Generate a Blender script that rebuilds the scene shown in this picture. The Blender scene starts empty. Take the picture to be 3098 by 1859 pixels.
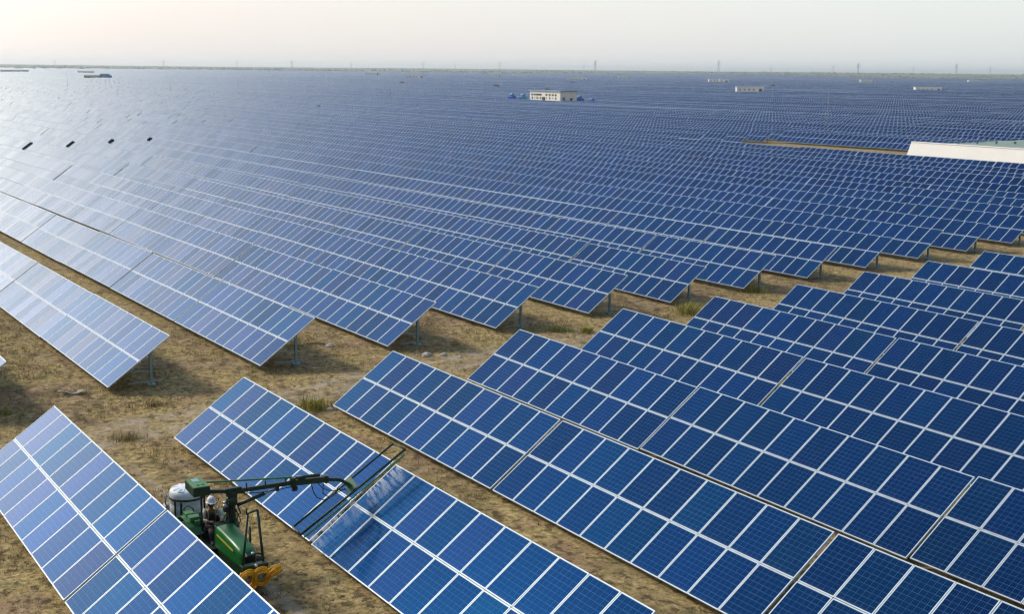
import bpy, bmesh, math, random
import numpy as np
from mathutils import Vector, Matrix, Euler

random.seed(7)
rng = np.random.default_rng(7)
PI = math.pi
SC = bpy.context.scene
COL = SC.collection

# ------------------------------------------------------------------ helpers
def link(o, parent=None):
    COL.objects.link(o)
    if parent is not None:
        o.parent = parent
    return o

def tag(o, label=None, cat=None, group=None, kind=None):
    if label: o['label'] = label
    if cat: o['category'] = cat
    if group: o['group'] = group
    if kind: o['kind'] = kind
    return o

def empty(name, loc, rz=0.0):
    o = bpy.data.objects.new(name, None)
    o.empty_display_size = 0.3
    o.location = loc
    o.rotation_euler = (0, 0, rz)
    return link(o)

class MB:
    """collects shapes into one mesh"""
    def __init__(self):
        self.bm = bmesh.new()
        self.uv = None
    def _mat(self, faces, mi, smooth=False):
        for f in faces:
            f.material_index = mi
            f.smooth = smooth
    def box(self, c, s, rot=None, mi=0, bevel=0.0, taper=None):
        vs = []
        for z in (-.5, .5):
            k = 1.0 if (taper is None or z < 0) else taper
            for x, y in ((-.5, -.5), (.5, -.5), (.5, .5), (-.5, .5)):
                v = Vector((x * s[0] * k, y * s[1] * k, z * s[2]))
                if rot is not None: v = rot @ v
                vs.append(self.bm.verts.new(v + Vector(c)))
        fs = [self.bm.faces.new([vs[i] for i in q]) for q in
              ((0, 3, 2, 1), (4, 5, 6, 7), (0, 1, 5, 4), (1, 2, 6, 5), (2, 3, 7, 6), (3, 0, 4, 7))]
        self._mat(fs, mi)
        if bevel > 0:
            es = list({e for f in fs for e in f.edges})
            r = bmesh.ops.bevel(self.bm, geom=es, offset=bevel, segments=2, affect='EDGES', profile=.6)
            self._mat(r['faces'], mi)
        return self
    def bar(self, p0, p1, w, h, mi=0, bevel=0.0):
        p0, p1 = Vector(p0), Vector(p1)
        d = p1 - p0
        q = d.to_track_quat('X', 'Z').to_matrix()
        return self.box((p0 + p1) / 2, (d.length, w, h), q, mi, bevel)
    def tube(self, pts, r, n=8, mi=0, closed=False, caps=True, smooth=True):
        pts = [Vector(p) for p in pts]
        rs = r if isinstance(r, (list, tuple)) else [r] * len(pts)
        rings = []
        up = None
        N = len(pts)
        for i, p in enumerate(pts):
            if closed:
                t = pts[(i + 1) % N] - pts[i - 1]
            else:
                t = pts[min(i + 1, N - 1)] - pts[max(i - 1, 0)]
            t.normalize()
            if up is None:
                up = t.orthogonal().normalized()
            else:
                up = (up - t * up.dot(t))
                up = up.normalized() if up.length > 1e-6 else t.orthogonal().normalized()
            b = t.cross(up)
            rings.append([self.bm.verts.new(p + (up * math.cos(a) + b * math.sin(a)) * rs[i])
                          for a in [2 * PI * k / n for k in range(n)]])
        fs = []
        for i in range(N if closed else N - 1):
            A, B = rings[i], rings[(i + 1) % N]
            for k in range(n):
                fs.append(self.bm.faces.new((A[k], A[(k + 1) % n], B[(k + 1) % n], B[k])))
        self._mat(fs, mi, smooth)
        if caps and not closed:
            c = [self.bm.faces.new(rings[0][::-1]), self.bm.faces.new(rings[-1])]
            self._mat(c, mi)
        return self
    def lathe(self, c, prof, n=32, axis='Z', mi=0, smooth=True):
        rings = []
        R = {'Z': Matrix.Identity(3), 'Y': Matrix.Rotation(-PI / 2, 3, 'X'), 'X': Matrix.Rotation(PI / 2, 3, 'Y')}[axis]
        for r, z in prof:
            if r < 1e-6:
                rings.append([self.bm.verts.new(R @ Vector((0, 0, z)) + Vector(c))])
            else:
                rings.append([self.bm.verts.new(R @ Vector((r * math.cos(2 * PI * k / n), r * math.sin(2 * PI * k / n), z)) + Vector(c))
                              for k in range(n)])
        fs = []
        for A, B in zip(rings, rings[1:]):
            for k in range(n):
                k2 = (k + 1) % n
                if len(A) == 1 and len(B) == 1: continue
                if len(A) == 1: fs.append(self.bm.faces.new((A[0], B[k2], B[k])))
                elif len(B) == 1: fs.append(self.bm.faces.new((A[k], A[k2], B[0])))
                else: fs.append(self.bm.faces.new((A[k], A[k2], B[k2], B[k])))
        self._mat(fs, mi, smooth)
        return self
    def prism(self, poly, y0, y1, mi=0, bevel=0.0):
        """outline in XZ extruded along Y"""
        a = [self.bm.verts.new((x, y0, z)) for x, z in poly]
        b = [self.bm.verts.new((x, y1, z)) for x, z in poly]
        n = len(poly)
        fs = [self.bm.faces.new(a), self.bm.faces.new(b[::-1])]
        for k in range(n):
            fs.append(self.bm.faces.new((a[(k + 1) % n], a[k], b[k], b[(k + 1) % n])))
        self._mat(fs, mi)
        if bevel:
            es = list({e for f in fs for e in f.edges})
            r = bmesh.ops.bevel(self.bm, geom=es, offset=bevel, segments=2, affect='EDGES', profile=.6)
            self._mat(r['faces'], mi)
        return self
    def poly(self, pts, mi=0):
        f = self.bm.faces.new([self.bm.verts.new(p) for p in pts])
        self._mat([f], mi)
        return self
    def mesh(self, name, mats):
        bmesh.ops.recalc_face_normals(self.bm, faces=self.bm.faces)
        me = bpy.data.meshes.new(name)
        self.bm.to_mesh(me)
        self.bm.free()
        for m in (mats if isinstance(mats, (list, tuple)) else [mats]):
            me.materials.append(m)
        return me
    def build(self, name, mats, parent=None):
        return link(bpy.data.objects.new(name, self.mesh(name, mats)), parent)

def mesh_np(name, verts, faces, mats, uvs=None, mat_idx=None, smooth=False):
    """faces: (n,k) int array"""
    me = bpy.data.meshes.new(name)
    verts = np.asarray(verts, np.float32); faces = np.asarray(faces, np.int32)
    n, k = faces.shape
    me.vertices.add(len(verts)); me.vertices.foreach_set('co', verts.ravel())
    me.loops.add(n * k); me.loops.foreach_set('vertex_index', faces.ravel())
    me.polygons.add(n)
    me.polygons.foreach_set('loop_start', np.arange(0, n * k, k, dtype=np.int32))
    me.polygons.foreach_set('loop_total', np.full(n, k, np.int32))
    if mat_idx is not None:
        me.polygons.foreach_set('material_index', np.asarray(mat_idx, np.int32))
    me.polygons.foreach_set('use_smooth', np.full(n, smooth, bool))
    if uvs is not None:
        ul = me.uv_layers.new(name='UVMap')
        ul.data.foreach_set('uv', np.asarray(uvs, np.float32).ravel())
    me.update(calc_edges=True)
    me.validate()
    for m in (mats if isinstance(mats, (list, tuple)) else [mats]):
        me.materials.append(m)
    return me

# ------------------------------------------------------------------ material helpers
class NT:
    def __init__(self, name):
        self.m = bpy.data.materials.new(name)
        self.m.use_nodes = True
        self.t = self.m.node_tree
        self.b = self.t.nodes['Principled BSDF']
    def n(self, typ, **kw):
        nd = self.t.nodes.new(typ)
        for k, v in kw.items():
            if k.startswith('i_'):
                nd.inputs[k[2:].replace('_', ' ')].default_value = v
            else:
                setattr(nd, k, v)
        return nd
    def l(self, a, b):
        self.t.links.new(a, b)
    def math(self, op, a, b=None, c=None, clamp=False):
        nd = self.t.nodes.new('ShaderNodeMath'); nd.operation = op; nd.use_clamp = clamp
        for i, v in enumerate((a, b, c)):
            if v is None: continue
            if isinstance(v, (int, float)): nd.inputs[i].default_value = v
            else: self.l(v, nd.inputs[i])
        return nd.outputs[0]
    def mix(self, fac, a, b, blend='MIX'):
        nd = self.t.nodes.new('ShaderNodeMix'); nd.data_type = 'RGBA'; nd.blend_type = blend
        for s, v in ((nd.inputs[0], fac), (nd.inputs[6], a), (nd.inputs[7], b)):
            if isinstance(v, (int, float)): s.default_value = v
            elif isinstance(v, tuple): s.default_value = v if len(v) == 4 else (*v, 1)
            else: self.l(v, s)
        return nd.outputs[2]
    def noise(self, vec, scale, detail=4, rough=.55, dist=0.0):
        nd = self.n('ShaderNodeTexNoise')
        nd.inputs['Scale'].default_value = scale; nd.inputs['Detail'].default_value = detail
        nd.inputs['Roughness'].default_value = rough; nd.inputs['Distortion'].default_value = dist
        if vec is not None: self.l(vec, nd.inputs['Vector'])
        return nd.outputs['Fac']
    def ramp(self, fac, stops, interp='LINEAR'):
        nd = self.n('ShaderNodeValToRGB'); cr = nd.color_ramp; cr.interpolation = interp
        while len(cr.elements) < len(stops): cr.elements.new(.5)
        for e, (p, c) in zip(cr.elements, stops):
            e.position = p; e.color = c if len(c) == 4 else (*c, 1)
        self.l(fac, nd.inputs[0])
        return nd.outputs[0]
    def sstep(self, v, lo, hi):
        nd = self.n('ShaderNodeMapRange'); nd.interpolation_type = 'SMOOTHSTEP'
        self.l(v, nd.inputs['Value'])
        nd.inputs['From Min'].default_value = lo; nd.inputs['From Max'].default_value = hi
        return nd.outputs['Result']
    def set(self, **kw):
        for k, v in kw.items():
            s = self.b.inputs[k.replace('_', ' ')]
            if isinstance(v, (int, float, tuple)):
                s.default_value = (*v, 1) if isinstance(v, tuple) and len(v) == 3 else v
            else: self.l(v, s)
        return self

def paint(name, col, rough=.45, metal=0.0, dirt=.35, dirt_col=(.16, .12, .08), scale=6.0, var=.2):
    """painted or plain surface with uneven wear and dust"""
    k = NT(name)
    tc = k.n('ShaderNodeTexCoord').outputs['Object']
    f1 = k.noise(tc, scale, 5)
    f2 = k.noise(tc, scale * 5.3, 3)
    c = k.mix(k.math('MULTIPLY', f2, var * 2), col, tuple(x * .55 for x in col))
    d = k.sstep(f1, .48, .78)
    c = k.mix(k.math('MULTIPLY', d, dirt), c, dirt_col)
    k.set(Base_Color=c, Metallic=metal, Roughness=k.math('MULTIPLY_ADD', f1, .3, rough - .12))
    return k.m

# ------------------------------------------------------------------ camera and layout constants (metres)
CAM_Z = 12.65
YAW, PITCH, ROLL = math.radians(57.5633), math.radians(10.3804), math.radians(0.5603)
F_REL = 3918.95 / 3098.0
TILT = math.radians(35.6813)
CT, ST = math.cos(TILT), math.sin(TILT)
MW = 1.13                     # module pitch along a row
ML = 1.5636                   # module pitch up the slope
SL = 2 * ML                   # slope length of a table
TW = 10 * MW                  # table width
TG = 0.11                     # gap between two tables
CLEAR = 0.27                  # low edge above ground
Y0, DY = 6.5635, 6.4835       # first row, row spacing

def smooth(a, b, v):
    t = np.clip((v - a) / (b - a), 0, 1)
    return t * t * (3 - 2 * t)

def gh(x, y):
    """ground height: nearly flat, slowly rolling far away"""
    x = np.asarray(x, float); y = np.asarray(y, float)
    d = np.sqrt(x * x + y * y)
    h = -0.24 * smooth(34, 48, y)
    w = smooth(110, 420, d)
    h = h + w * (0.34 * np.sin(x / 71.0 + .6) * np.sin(y / 58.0 + .3) + .5 * np.sin(x / 190.0 + y / 240.0)
                 + .30 * np.sin(y / 21.0 + x / 95.0) + .16 * np.sin(y / 9.7 - x / 160.0))
    w2 = smooth(900, 2600, d)
    h = h + w2 * (1.4 * np.sin(x / 610.0 + 1.2) + 1.2 * np.sin(y / 530.0))
    return h + 16.0 * smooth(2700, 7500, d)

AX = np.array([-48.3, -49.85, -50.4, -51.4, -52.6, -53.9, -55.1, -56.3, -57.6, -58.8, -60.0, -61.1, -62.1])
BX = np.array([-41.2, -41.75, -43.15, -44.3, -45.8, -47.0, -48.0, -49.4, -50.5, -51.6])
def a_end(i): return float(AX[i]) if 0 <= i < len(AX) else (float(AX[-1]) - 1.12 * (i - 12) if i > 0 else -48.3 + i * -1.0)
def b_start(i): return float(BX[i]) if 0 <= i < len(BX) else (float(BX[-1]) - 1.1 * (i - 9) if i > 0 else -41.2)

f_ = Vector((-math.sin(YAW) * math.cos(PITCH), math.cos(YAW) * math.cos(PITCH), -math.sin(PITCH)))
r_ = Vector((math.cos(YAW), math.sin(YAW), 0)); u_ = r_.cross(f_)
r2 = math.cos(ROLL) * r_ + math.sin(ROLL) * u_
u2 = -math.sin(ROLL) * r_ + math.cos(ROLL) * u_
cam = bpy.data.cameras.new('camera'); camo = link(bpy.data.objects.new('camera', cam))
M = Matrix((r2, u2, -f_)).transposed().to_4x4()
M.translation = Vector((0, 0, CAM_Z))
camo.matrix_world = M
cam.sensor_width = 36.0; cam.lens = 36.0 * F_REL
cam.clip_start = 0.5; cam.clip_end = 60000
SC.camera = camo

def project(x, y, z):
    d = np.stack([np.asarray(x, float), np.asarray(y, float), np.asarray(z, float) - CAM_Z], -1)
    q = np.stack([d @ np.array(r2), d @ np.array(u2), d @ np.array(f_)], -1)
    return q[..., 0] / q[..., 2] * F_REL, q[..., 1] / q[..., 2] * F_REL, q[..., 2]

# ------------------------------------------------------------------ light and air
SUN_EL, SUN_AZ = math.radians(38), math.radians(33)      # azimuth measured from -X towards -Y
SUN_DIR = Vector((-math.cos(SUN_EL) * math.cos(SUN_AZ), -math.cos(SUN_EL) * math.sin(SUN_AZ), math.sin(SUN_EL)))
sun = bpy.data.lights.new('sun', 'SUN'); sun.energy = 0.95; sun.angle = math.radians(10); sun.color = (1, .92, .80)
suno = link(bpy.data.objects.new('sun', sun)); suno.rotation_euler = SUN_DIR.to_track_quat('Z', 'Y').to_euler()

W = bpy.data.worlds.new('World'); SC.world = W; W.use_nodes = True
wt = W.node_tree
bg = wt.nodes['Background']
def wn(typ, **kw):
    nd = wt.nodes.new(typ)
    for k_, v in kw.items(): setattr(nd, k_, v)
    return nd
sky = wn('ShaderNodeTexSky', sky_type='NISHITA', sun_disc=False)
sky.sun_elevation = SUN_EL
sky.sun_rotation = math.atan2(SUN_DIR.x, SUN_DIR.y)
sky.air_density = 1.0; sky.dust_density = 3.0; sky.ozone_density = 1.5; sky.altitude = 200
# the dusty veil of this sky: pale all round near the horizon, warm towards the sun, thinning overhead
geo_ = wn('ShaderNodeTexCoord')
def wmath(op, a, b=None, c=None, clamp=False):
    nd = wn('ShaderNodeMath', operation=op, use_clamp=clamp)
    for i_, v in enumerate((a, b, c)):
        if v is None: continue
        if isinstance(v, (int, float)): nd.inputs[i_].default_value = v
        else: wt.links.new(v, nd.inputs[i_])
    return nd.outputs[0]
def wdot(v):
    nd = wn('ShaderNodeVectorMath', operation='DOT_PRODUCT')
    wt.links.new(geo_.outputs['Generated'], nd.inputs[0]); nd.inputs[1].default_value = v
    return nd.outputs['Value']
def wmix(f, a, b, blend='MIX'):
    nd = wn('ShaderNodeMix', data_type='RGBA', blend_type=blend)
    for s_, v in ((nd.inputs[0], f), (nd.inputs[6], a), (nd.inputs[7], b)):
        if isinstance(v, tuple): s_.default_value = (*v, 1)
        elif isinstance(v, (int, float)): s_.default_value = v
        else: wt.links.new(v, s_)
    return nd.outputs[2]
sd = wdot(tuple(SUN_DIR))
sh = wdot((-math.cos(SUN_AZ), -math.sin(SUN_AZ), 0))
el = wmath('ABSOLUTE', wdot((0, 0, 1)))
warm = wmath('MULTIPLY_ADD', sh, 1.3, -.07, True)
veil = wmix(warm, (1.95, 2.04, 2.00), (2.24, 1.98, 1.87))
veil = wmix(wmath('MULTIPLY_ADD', el, 1.45, -.16, True), veil, (.42, .74, 1.36))
dim = wmath('MULTIPLY_ADD', sh, .75, 1.05, True)                  # the side away from the sun is duller
glow = wmath('POWER', wmath('MAXIMUM', sd, 0.0), 8.0)
# brightest haze low in the sky on the sun's side
low = wmath('POWER', wmath('MAXIMUM', wdot((-math.cos(.19) * math.cos(.20), -math.cos(.19) * math.sin(.20), math.sin(.19))), 0.0), 34.0)
skyc = wmix(.90, sky.outputs[0], veil)
dimc = wn('ShaderNodeCombineXYZ')
for i_ in range(3): wt.links.new(dim, dimc.inputs[i_])
skyc = wmix(1.0, skyc, dimc.outputs[0], 'MULTIPLY')
skyc = wmix(glow, skyc, (.9, .8, .7), 'ADD')
skyc = wmix(low, skyc, (6.6, 5.9, 5.1), 'ADD')
wt.links.new(skyc, bg.inputs['Color'])
bg.inputs['Strength'].default_value = 0.15

SC.view_settings.view_transform = 'Standard'
SC.view_settings.look = 'None'
SC.view_settings.exposure = 1.5
SC.view_settings.gamma = 1.0
SC.cycles.use_denoising = True
SC.cycles.filter_width = 1.15
SC.cycles.volume_bounces = 1
SC.cycles.max_bounces = 8

hz = MB().box((-5500, 5500, 27.0), (21000, 21000, 74.0))
k = NT('haze_air')
k.t.nodes.remove(k.b)
vol = k.n('ShaderNodeVolumePrincipled')
vol.inputs['Color'].default_value = (.84, .93, .98, 1)
vol.inputs['Density'].default_value = 0.0001
vol.inputs['Anisotropy'].default_value = .6
k.l(vol.outputs[0], k.t.nodes['Material Output'].inputs['Volume'])
haze = hz.build('haze', k.m)
tag(haze, 'thin pale dusty haze over the whole solar field', 'haze', kind='stuff')

# ------------------------------------------------------------------ panel materials
BLUES = [(0.0, (0.0013, 0.0064, 0.0255)), (.16, (0.0013, 0.0086, 0.0306)), (.34, (0.0009, 0.0070, 0.0204)), (.5, (0.0014, 0.0066, 0.0348)),
         (.66, (0.0020, 0.0045, 0.0179)), (.8, (0.0008, 0.0109, 0.0263)), (.92, (0.0032, 0.0039, 0.0153)), (1.0, (0.0010, 0.0100, 0.0374))]

def coated(k, base, rough, rnd, keep=None):
    """silicon under glass: blue anti-reflection sheen that grows with the angle, clear glass glare at grazing angles"""
    k.set(Base_Color=base, Roughness=.6)
    k.b.inputs['Specular IOR Level'].default_value = 0.0
    lw = k.n('ShaderNodeLayerWeight'); lw.inputs['Blend'].default_value = .5
    fc = lw.outputs['Facing']
    wn1 = k.n('ShaderNodeTexWhiteNoise', noise_dimensions='1D'); k.l(k.math('MULTIPLY_ADD', rnd, 913.0, 3.7), wn1.inputs['W'])
    wn2 = k.n('ShaderNodeTexWhiteNoise', noise_dimensions='1D'); k.l(k.math('MULTIPLY_ADD', rnd, 517.0, 8.1), wn2.inputs['W'])
    amp = k.math('MULTIPLY_ADD', wn1.outputs['Value'], .32, .50)
    f1 = k.math('MULTIPLY', k.math('MULTIPLY', k.math('POWER', fc, 1.8), amp), k.math('SUBTRACT', 1.0, k.math('POWER', fc, 1.3)))
    f2 = k.math('MULTIPLY', k.math('POWER', fc, 6.0), k.math('MULTIPLY_ADD', wn2.outputs['Value'], .30, .85))
    if keep is not None:
        f1 = k.math('MULTIPLY', f1, keep); f2 = k.math('MULTIPLY', f2, keep)
    g1 = k.n('ShaderNodeBsdfGlossy'); k.l(k.ramp(wn2.outputs['Value'], [(0, (.022, .31, .84)), (.4, (.022, .28, .92)), (.8, (.028, .265, .94)), (1, (.06, .24, .86))]), g1.inputs['Color']); g1.inputs['Roughness'].default_value = .20
    g2 = k.n('ShaderNodeBsdfGlossy'); g2.inputs['Color'].default_value = (.92, .99, .96, 1)
    if isinstance(rough, float): g2.inputs['Roughness'].default_value = rough
    else: k.l(rough, g2.inputs['Roughness'])
    m1 = k.n('ShaderNodeMixShader'); m2 = k.n('ShaderNodeMixShader')
    k.l(f1, m1.inputs[0]); k.l(k.b.outputs[0], m1.inputs[1]); k.l(g1.outputs[0], m1.inputs[2])
    k.l(f2, m2.inputs[0]); k.l(m1.outputs[0], m2.inputs[1]); k.l(g2.outputs[0], m2.inputs[2])
    k.l(m2.outputs[0], k.t.nodes['Material Output'].inputs['Surface'])

def panel_common(k, rnd, vec, gridfac, dust=None):
    base = k.ramp(rnd, BLUES)
    mott = k.noise(vec, 16.0, 2)
    base = k.mix(k.math('MULTIPLY', k.sstep(mott, .40, .66), .60), base, (.0024, .0145, .047))
    c = k.mix(gridfac, base, (.040, .115, .225))
    d = k.noise(vec, 1.3, 4)
    dd = k.math('MULTIPLY_ADD', d, .008, .0)
    if dust is not None: dd = k.math('MULTIPLY', dd, dust)
    return c, dd

def make_panel_glass():
    """close-up module: cells, grid lines and busbars in the module's own coordinates"""
    k = NT('panel_glass')
    tc = k.n('ShaderNodeTexCoord').outputs['Object']
    oi = k.n('ShaderNodeObjectInfo')
    rnd = oi.outputs['Random']
    sx = k.n('ShaderNodeSeparateXYZ'); k.l(tc, sx.inputs[0])
    def lines(v, size, n, wid):
        t = k.math('MULTIPLY_ADD', v, n / size, n / 2.0 + 20)
        fr = k.math('FRACT', t)
        e = k.math('ABSOLUTE', k.math('SUBTRACT', fr, .5))
        return k.math('GREATER_THAN', e, .5 - wid * n / size / 2)
    gx = lines(sx.outputs[0], MW - .09, 6, .015)
    gy = lines(sx.outputs[1], ML - .09, 10, .015)
    bb = lines(sx.outputs[0], MW - .09, 18, .005)
    g = k.math('MAXIMUM', gx, gy)
    g = k.math('MAXIMUM', k.math('MULTIPLY', g, .75), k.math('MULTIPLY', bb, .45))
    off = k.n('ShaderNodeVectorMath', operation='ADD'); k.l(tc, off.inputs[0])
    cx = k.n('ShaderNodeCombineXYZ'); k.l(k.math('MULTIPLY', rnd, 91.0), cx.inputs[0]); k.l(k.math('MULTIPLY', rnd, 37.0), cx.inputs[1])
    k.l(cx.outputs[0], off.inputs[1])
    # every cell a slightly different crystal tone
    cell = k.n('ShaderNodeCombineXYZ')
    k.l(k.math('FLOOR', k.math('MULTIPLY', sx.outputs[0], 6 / (MW - .09))), cell.inputs[0])
    k.l(k.math('FLOOR', k.math('MULTIPLY', sx.outputs[1], 10 / (ML - .09))), cell.inputs[1])
    k.l(k.math('MULTIPLY', rnd, 50.0), cell.inputs[2])
    wn = k.n('ShaderNodeTexWhiteNoise'); k.l(cell.outputs[0], wn.inputs[0])
    c, dd = panel_common(k, rnd, off.outputs[0], g)
    c = k.mix(k.math('MULTIPLY', wn.outputs['Value'], .6), c, (.002, .0145, .05))
    st = k.n('ShaderNodeMapping'); st.inputs['Scale'].default_value = (9.0, .55, 1.0); k.l(off.outputs[0], st.inputs[0])
    strk = k.sstep(k.noise(st.outputs[0], 1.6, 4, .6), .5, .78)
    low = k.math('SUBTRACT', 1.0, k.sstep(sx.outputs[1], -ML / 2 + .03, -ML / 2 + .16))
    dd = k.math('ADD', k.math('MULTIPLY_ADD', strk, .012, dd), k.math('MULTIPLY', low, .03))
    c = k.mix(dd, c, (.42, .40, .37))
    coated(k, c, k.math('MULTIPLY_ADD', d_noise(k, off.outputs[0]), .06, .05), rnd)
    return k.m

def d_noise(k, vec): return k.noise(vec, 2.2, 3)

def make_panel_far():
    """a whole table of modules on one sheet; one UV unit is one module"""
    k = NT('panel_sheet')
    uv = k.n('ShaderNodeUVMap').outputs[0]
    sx = k.n('ShaderNodeSeparateXYZ'); k.l(uv, sx.inputs[0])
    def edge(v, w):
        e = k.math('ABSOLUTE', k.math('SUBTRACT', k.math('FRACT', v), .5))
        return k.math('GREATER_THAN', e, .5 - w)
    fx = edge(sx.outputs[0], .034)
    fy = edge(sx.outputs[1], .025)
    fr = k.math('MAXIMUM', fx, fy)
    cell = k.n('ShaderNodeCombineXYZ')
    k.l(k.math('FLOOR', sx.outputs[0]), cell.inputs[0]); k.l(k.math('FLOOR', sx.outputs[1]), cell.inputs[1])
    oi = k.n('ShaderNodeObjectInfo'); k.l(k.math('MULTIPLY', oi.outputs['Random'], 777.0), cell.inputs[2])
    wn = k.n('ShaderNodeTexWhiteNoise'); k.l(cell.outputs[0], wn.inputs[0])
    c, dd = panel_common(k, wn.outputs['Value'], uv, 0.05)
    c = k.mix(dd, c, (.42, .40, .37))
    c = k.mix(fr, c, (.40, .48, .52))
    coated(k, c, .085, wn.outputs['Value'], k.math('SUBTRACT', 1.0, fr))
    return k.m

M_GLASS = make_panel_glass()
M_SHEET = make_panel_far()
k = NT('frame_aluminium')
tc = k.n('ShaderNodeTexCoord').outputs['Object']
k.set(Base_Color=k.ramp(k.noise(tc, 3.0, 3), [(.3, (.39, .46, .49)), (.7, (.51, .58, .61))]), Metallic=.15, Roughness=.42)
M_FRAME = k.m
M_BACK = paint('backsheet', (.55, .56, .56), .6, dirt=.2)
M_STEEL = paint('galvanised_steel', (.27, .43, .46), .5, metal=.25, dirt=.3, scale=4)
M_RAIL = paint('aluminium_rail', (.52, .57, .59), .45, metal=.1, dirt=.15)

# ------------------------------------------------------------------ solar tables
PW, PL, PT = MW - .016, ML - .014, .04        # module outer size
FL = .031                                    # visible frame lip

def glass_shape(mb, mi_g, mi_b):
    mb.box((0, 0, -.012), (PW - .012, PL - .012, .046), mi=mi_b)
    z = .0145
    mb.poly([(-PW / 2 + FL - .004, -PL / 2 + FL - .004, z), (PW / 2 - FL + .004, -PL / 2 + FL - .004, z),
             (PW / 2 - FL + .004, PL / 2 - FL + .004, z), (-PW / 2 + FL - .004, PL / 2 - FL + .004, z)], mi_g)

def frame_shape(mb, mi):
    z0, z1 = -.028, .018
    c, h = (z0 + z1) / 2, z1 - z0
    mb.box((0, -PL / 2 + FL / 2, c), (PW, FL, h), mi=mi)
    mb.box((0, PL / 2 - FL / 2, c), (PW, FL, h), mi=mi)
    mb.box((-PW / 2 + FL / 2, 0, c), (FL, PL - 2 * FL, h), mi=mi)
    mb.box((PW / 2 - FL / 2, 0, c), (FL, PL - 2 * FL, h), mi=mi)

mb = MB()
mb.box((0, 0, -.012), (PW - 2 * FL - .002, PL - 2 * FL - .002, .046), mi=1)
mb.poly([(-PW / 2 + FL, -PL / 2 + FL, .0135), (PW / 2 - FL, -PL / 2 + FL, .0135),
         (PW / 2 - FL, PL / 2 - FL, .0135), (-PW / 2 + FL, PL / 2 - FL, .0135)], 0)
ME_LAM = mb.mesh('solar_panel', [M_GLASS, M_BACK])
mb = MB(); frame_shape(mb, 0); ME_FRAME = mb.mesh('frame', [M_FRAME])
mb = MB()
mb.box((0, 0, -.012), (PW - 2 * FL - .002, PL - 2 * FL - .002, .046), mi=1)
mb.poly([(-PW / 2 + FL, -PL / 2 + FL, .0135), (PW / 2 - FL, -PL / 2 + FL, .0135),
         (PW / 2 - FL, PL / 2 - FL, .0135), (-PW / 2 + FL, PL / 2 - FL, .0135)], 0)
frame_shape(mb, 2)
ME_PANEL = mb.mesh('solar_panel', [M_GLASS, M_BACK, M_FRAME])

# local table space: origin on the ground under the low edge's middle, x along the row, y towards the high edge
def on_slope(x, s, up=0.0):
    return Vector((x, s * CT - up * ST, CLEAR + s * ST + up * CT))

POST_X = (-TW / 2 + .75, 0.0, TW / 2 - .75)
POST_Y = 1.93
def post_shape(mb, x, mi=0):
    zt = CLEAR + POST_Y * math.tan(TILT) - .16
    mb.box((x, POST_Y, zt / 2 - .15), (.13, .10, zt + .3), mi=mi, bevel=.012)
    mb.box((x, POST_Y, .02), (.30, .28, .07), mi=mi)
def rafter_shape(mb, x, mi=0):
    mb.bar(on_slope(x, .25, -.14), on_slope(x, SL - .2, -.14), .07, .09, mi)
def brace_shape(mb, x, mi=0):
    mb.bar((x, POST_Y - .04, .55), on_slope(x, .9, -.17), .05, .05, mi)
    mb.bar((x + .08, POST_Y - .95, .16), (x + .08, POST_Y + .5, .16), .035, .05, mi)
def purlin_shape(mb, s, mi=0, w=.06):
    mb.bar(on_slope(-TW / 2 + .03, s, -.062), on_slope(TW / 2 - .03, s, -.062), w, .05, mi)
PURLIN_S = (.35, 1.2, ML, 2 * ML - 1.2, SL - .35)

ME_POST, ME_RAFTER, ME_BRACE, ME_PURLIN = [], [], [], []
for x in POST_X:
    m = MB(); post_shape(m, x); ME_POST.append(m.mesh('post', [M_STEEL]))
    m = MB(); rafter_shape(m, x); ME_RAFTER.append(m.mesh('rafter', [M_STEEL]))
    m = MB(); brace_shape(m, x); ME_BRACE.append(m.mesh('brace', [M_STEEL]))
for s in PURLIN_S:
    m = MB(); purlin_shape(m, s, w=.11 if s == ML else .06); ME_PURLIN.append(m.mesh('purlin', [M_RAIL]))
m = MB()
for x in POST_X: post_shape(m, x); rafter_shape(m, x); brace_shape(m, x)
for s in PURLIN_S: purlin_shape(m, s, w=.11 if s == ML else .06)
ME_SUPPORT = m.mesh('support_frame', [M_STEEL])

def table_arrays():
    """one merged table: sheet top, thin edge, three posts; quads, uv per loop, material per face"""
    V, F, UV, MI = [], [], [], []
    def quad(p, mi, uv=None):
        b = len(V); V.extend([tuple(q) for q in p]); F.append((b, b + 1, b + 2, b + 3)); MI.append(mi)
        UV.extend(uv if uv else [(0, 0)] * 4)
    x0, x1 = -TW / 2, TW / 2
    a, b, c, d = on_slope(x0, 0, .018), on_slope(x1, 0, .018), on_slope(x1, SL, .018), on_slope(x0, SL, .018)
    a2, b2, c2, d2 = on_slope(x0, 0, -.03), on_slope(x1, 0, -.03), on_slope(x1, SL, -.03), on_slope(x0, SL, -.03)
    quad((a, b, c, d), 0, [(0, 0), (10, 0), (10, 2), (0, 2)])
    quad((a2, b2, b, a), 1); quad((b2, c2, c, b), 1); quad((c2, d2, d, c), 1); quad((d2, a2, a, d), 1); quad((d2, c2, b2, a2), 2)
    for x in POST_X:
        zt = CLEAR + POST_Y * math.tan(TILT) - .05
        w = .06
        p = [(x - w, POST_Y - w), (x + w, POST_Y - w), (x + w, POST_Y + w), (x - w, POST_Y + w)]
        for i in range(4):
            q, r = p[i], p[(i + 1) % 4]
            quad(((q[0], q[1], -.2), (r[0], r[1], -.2), (r[0], r[1], zt), (q[0], q[1], zt)), 2)
    return np.array(V), np.array(F), np.array(UV), np.array(MI)
TV, TF, TUV, TMI = table_arrays()
ME_TABLE = mesh_np('solar_table', TV, TF, [M_SHEET, M_FRAME, M_STEEL], TUV, TMI)

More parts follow.
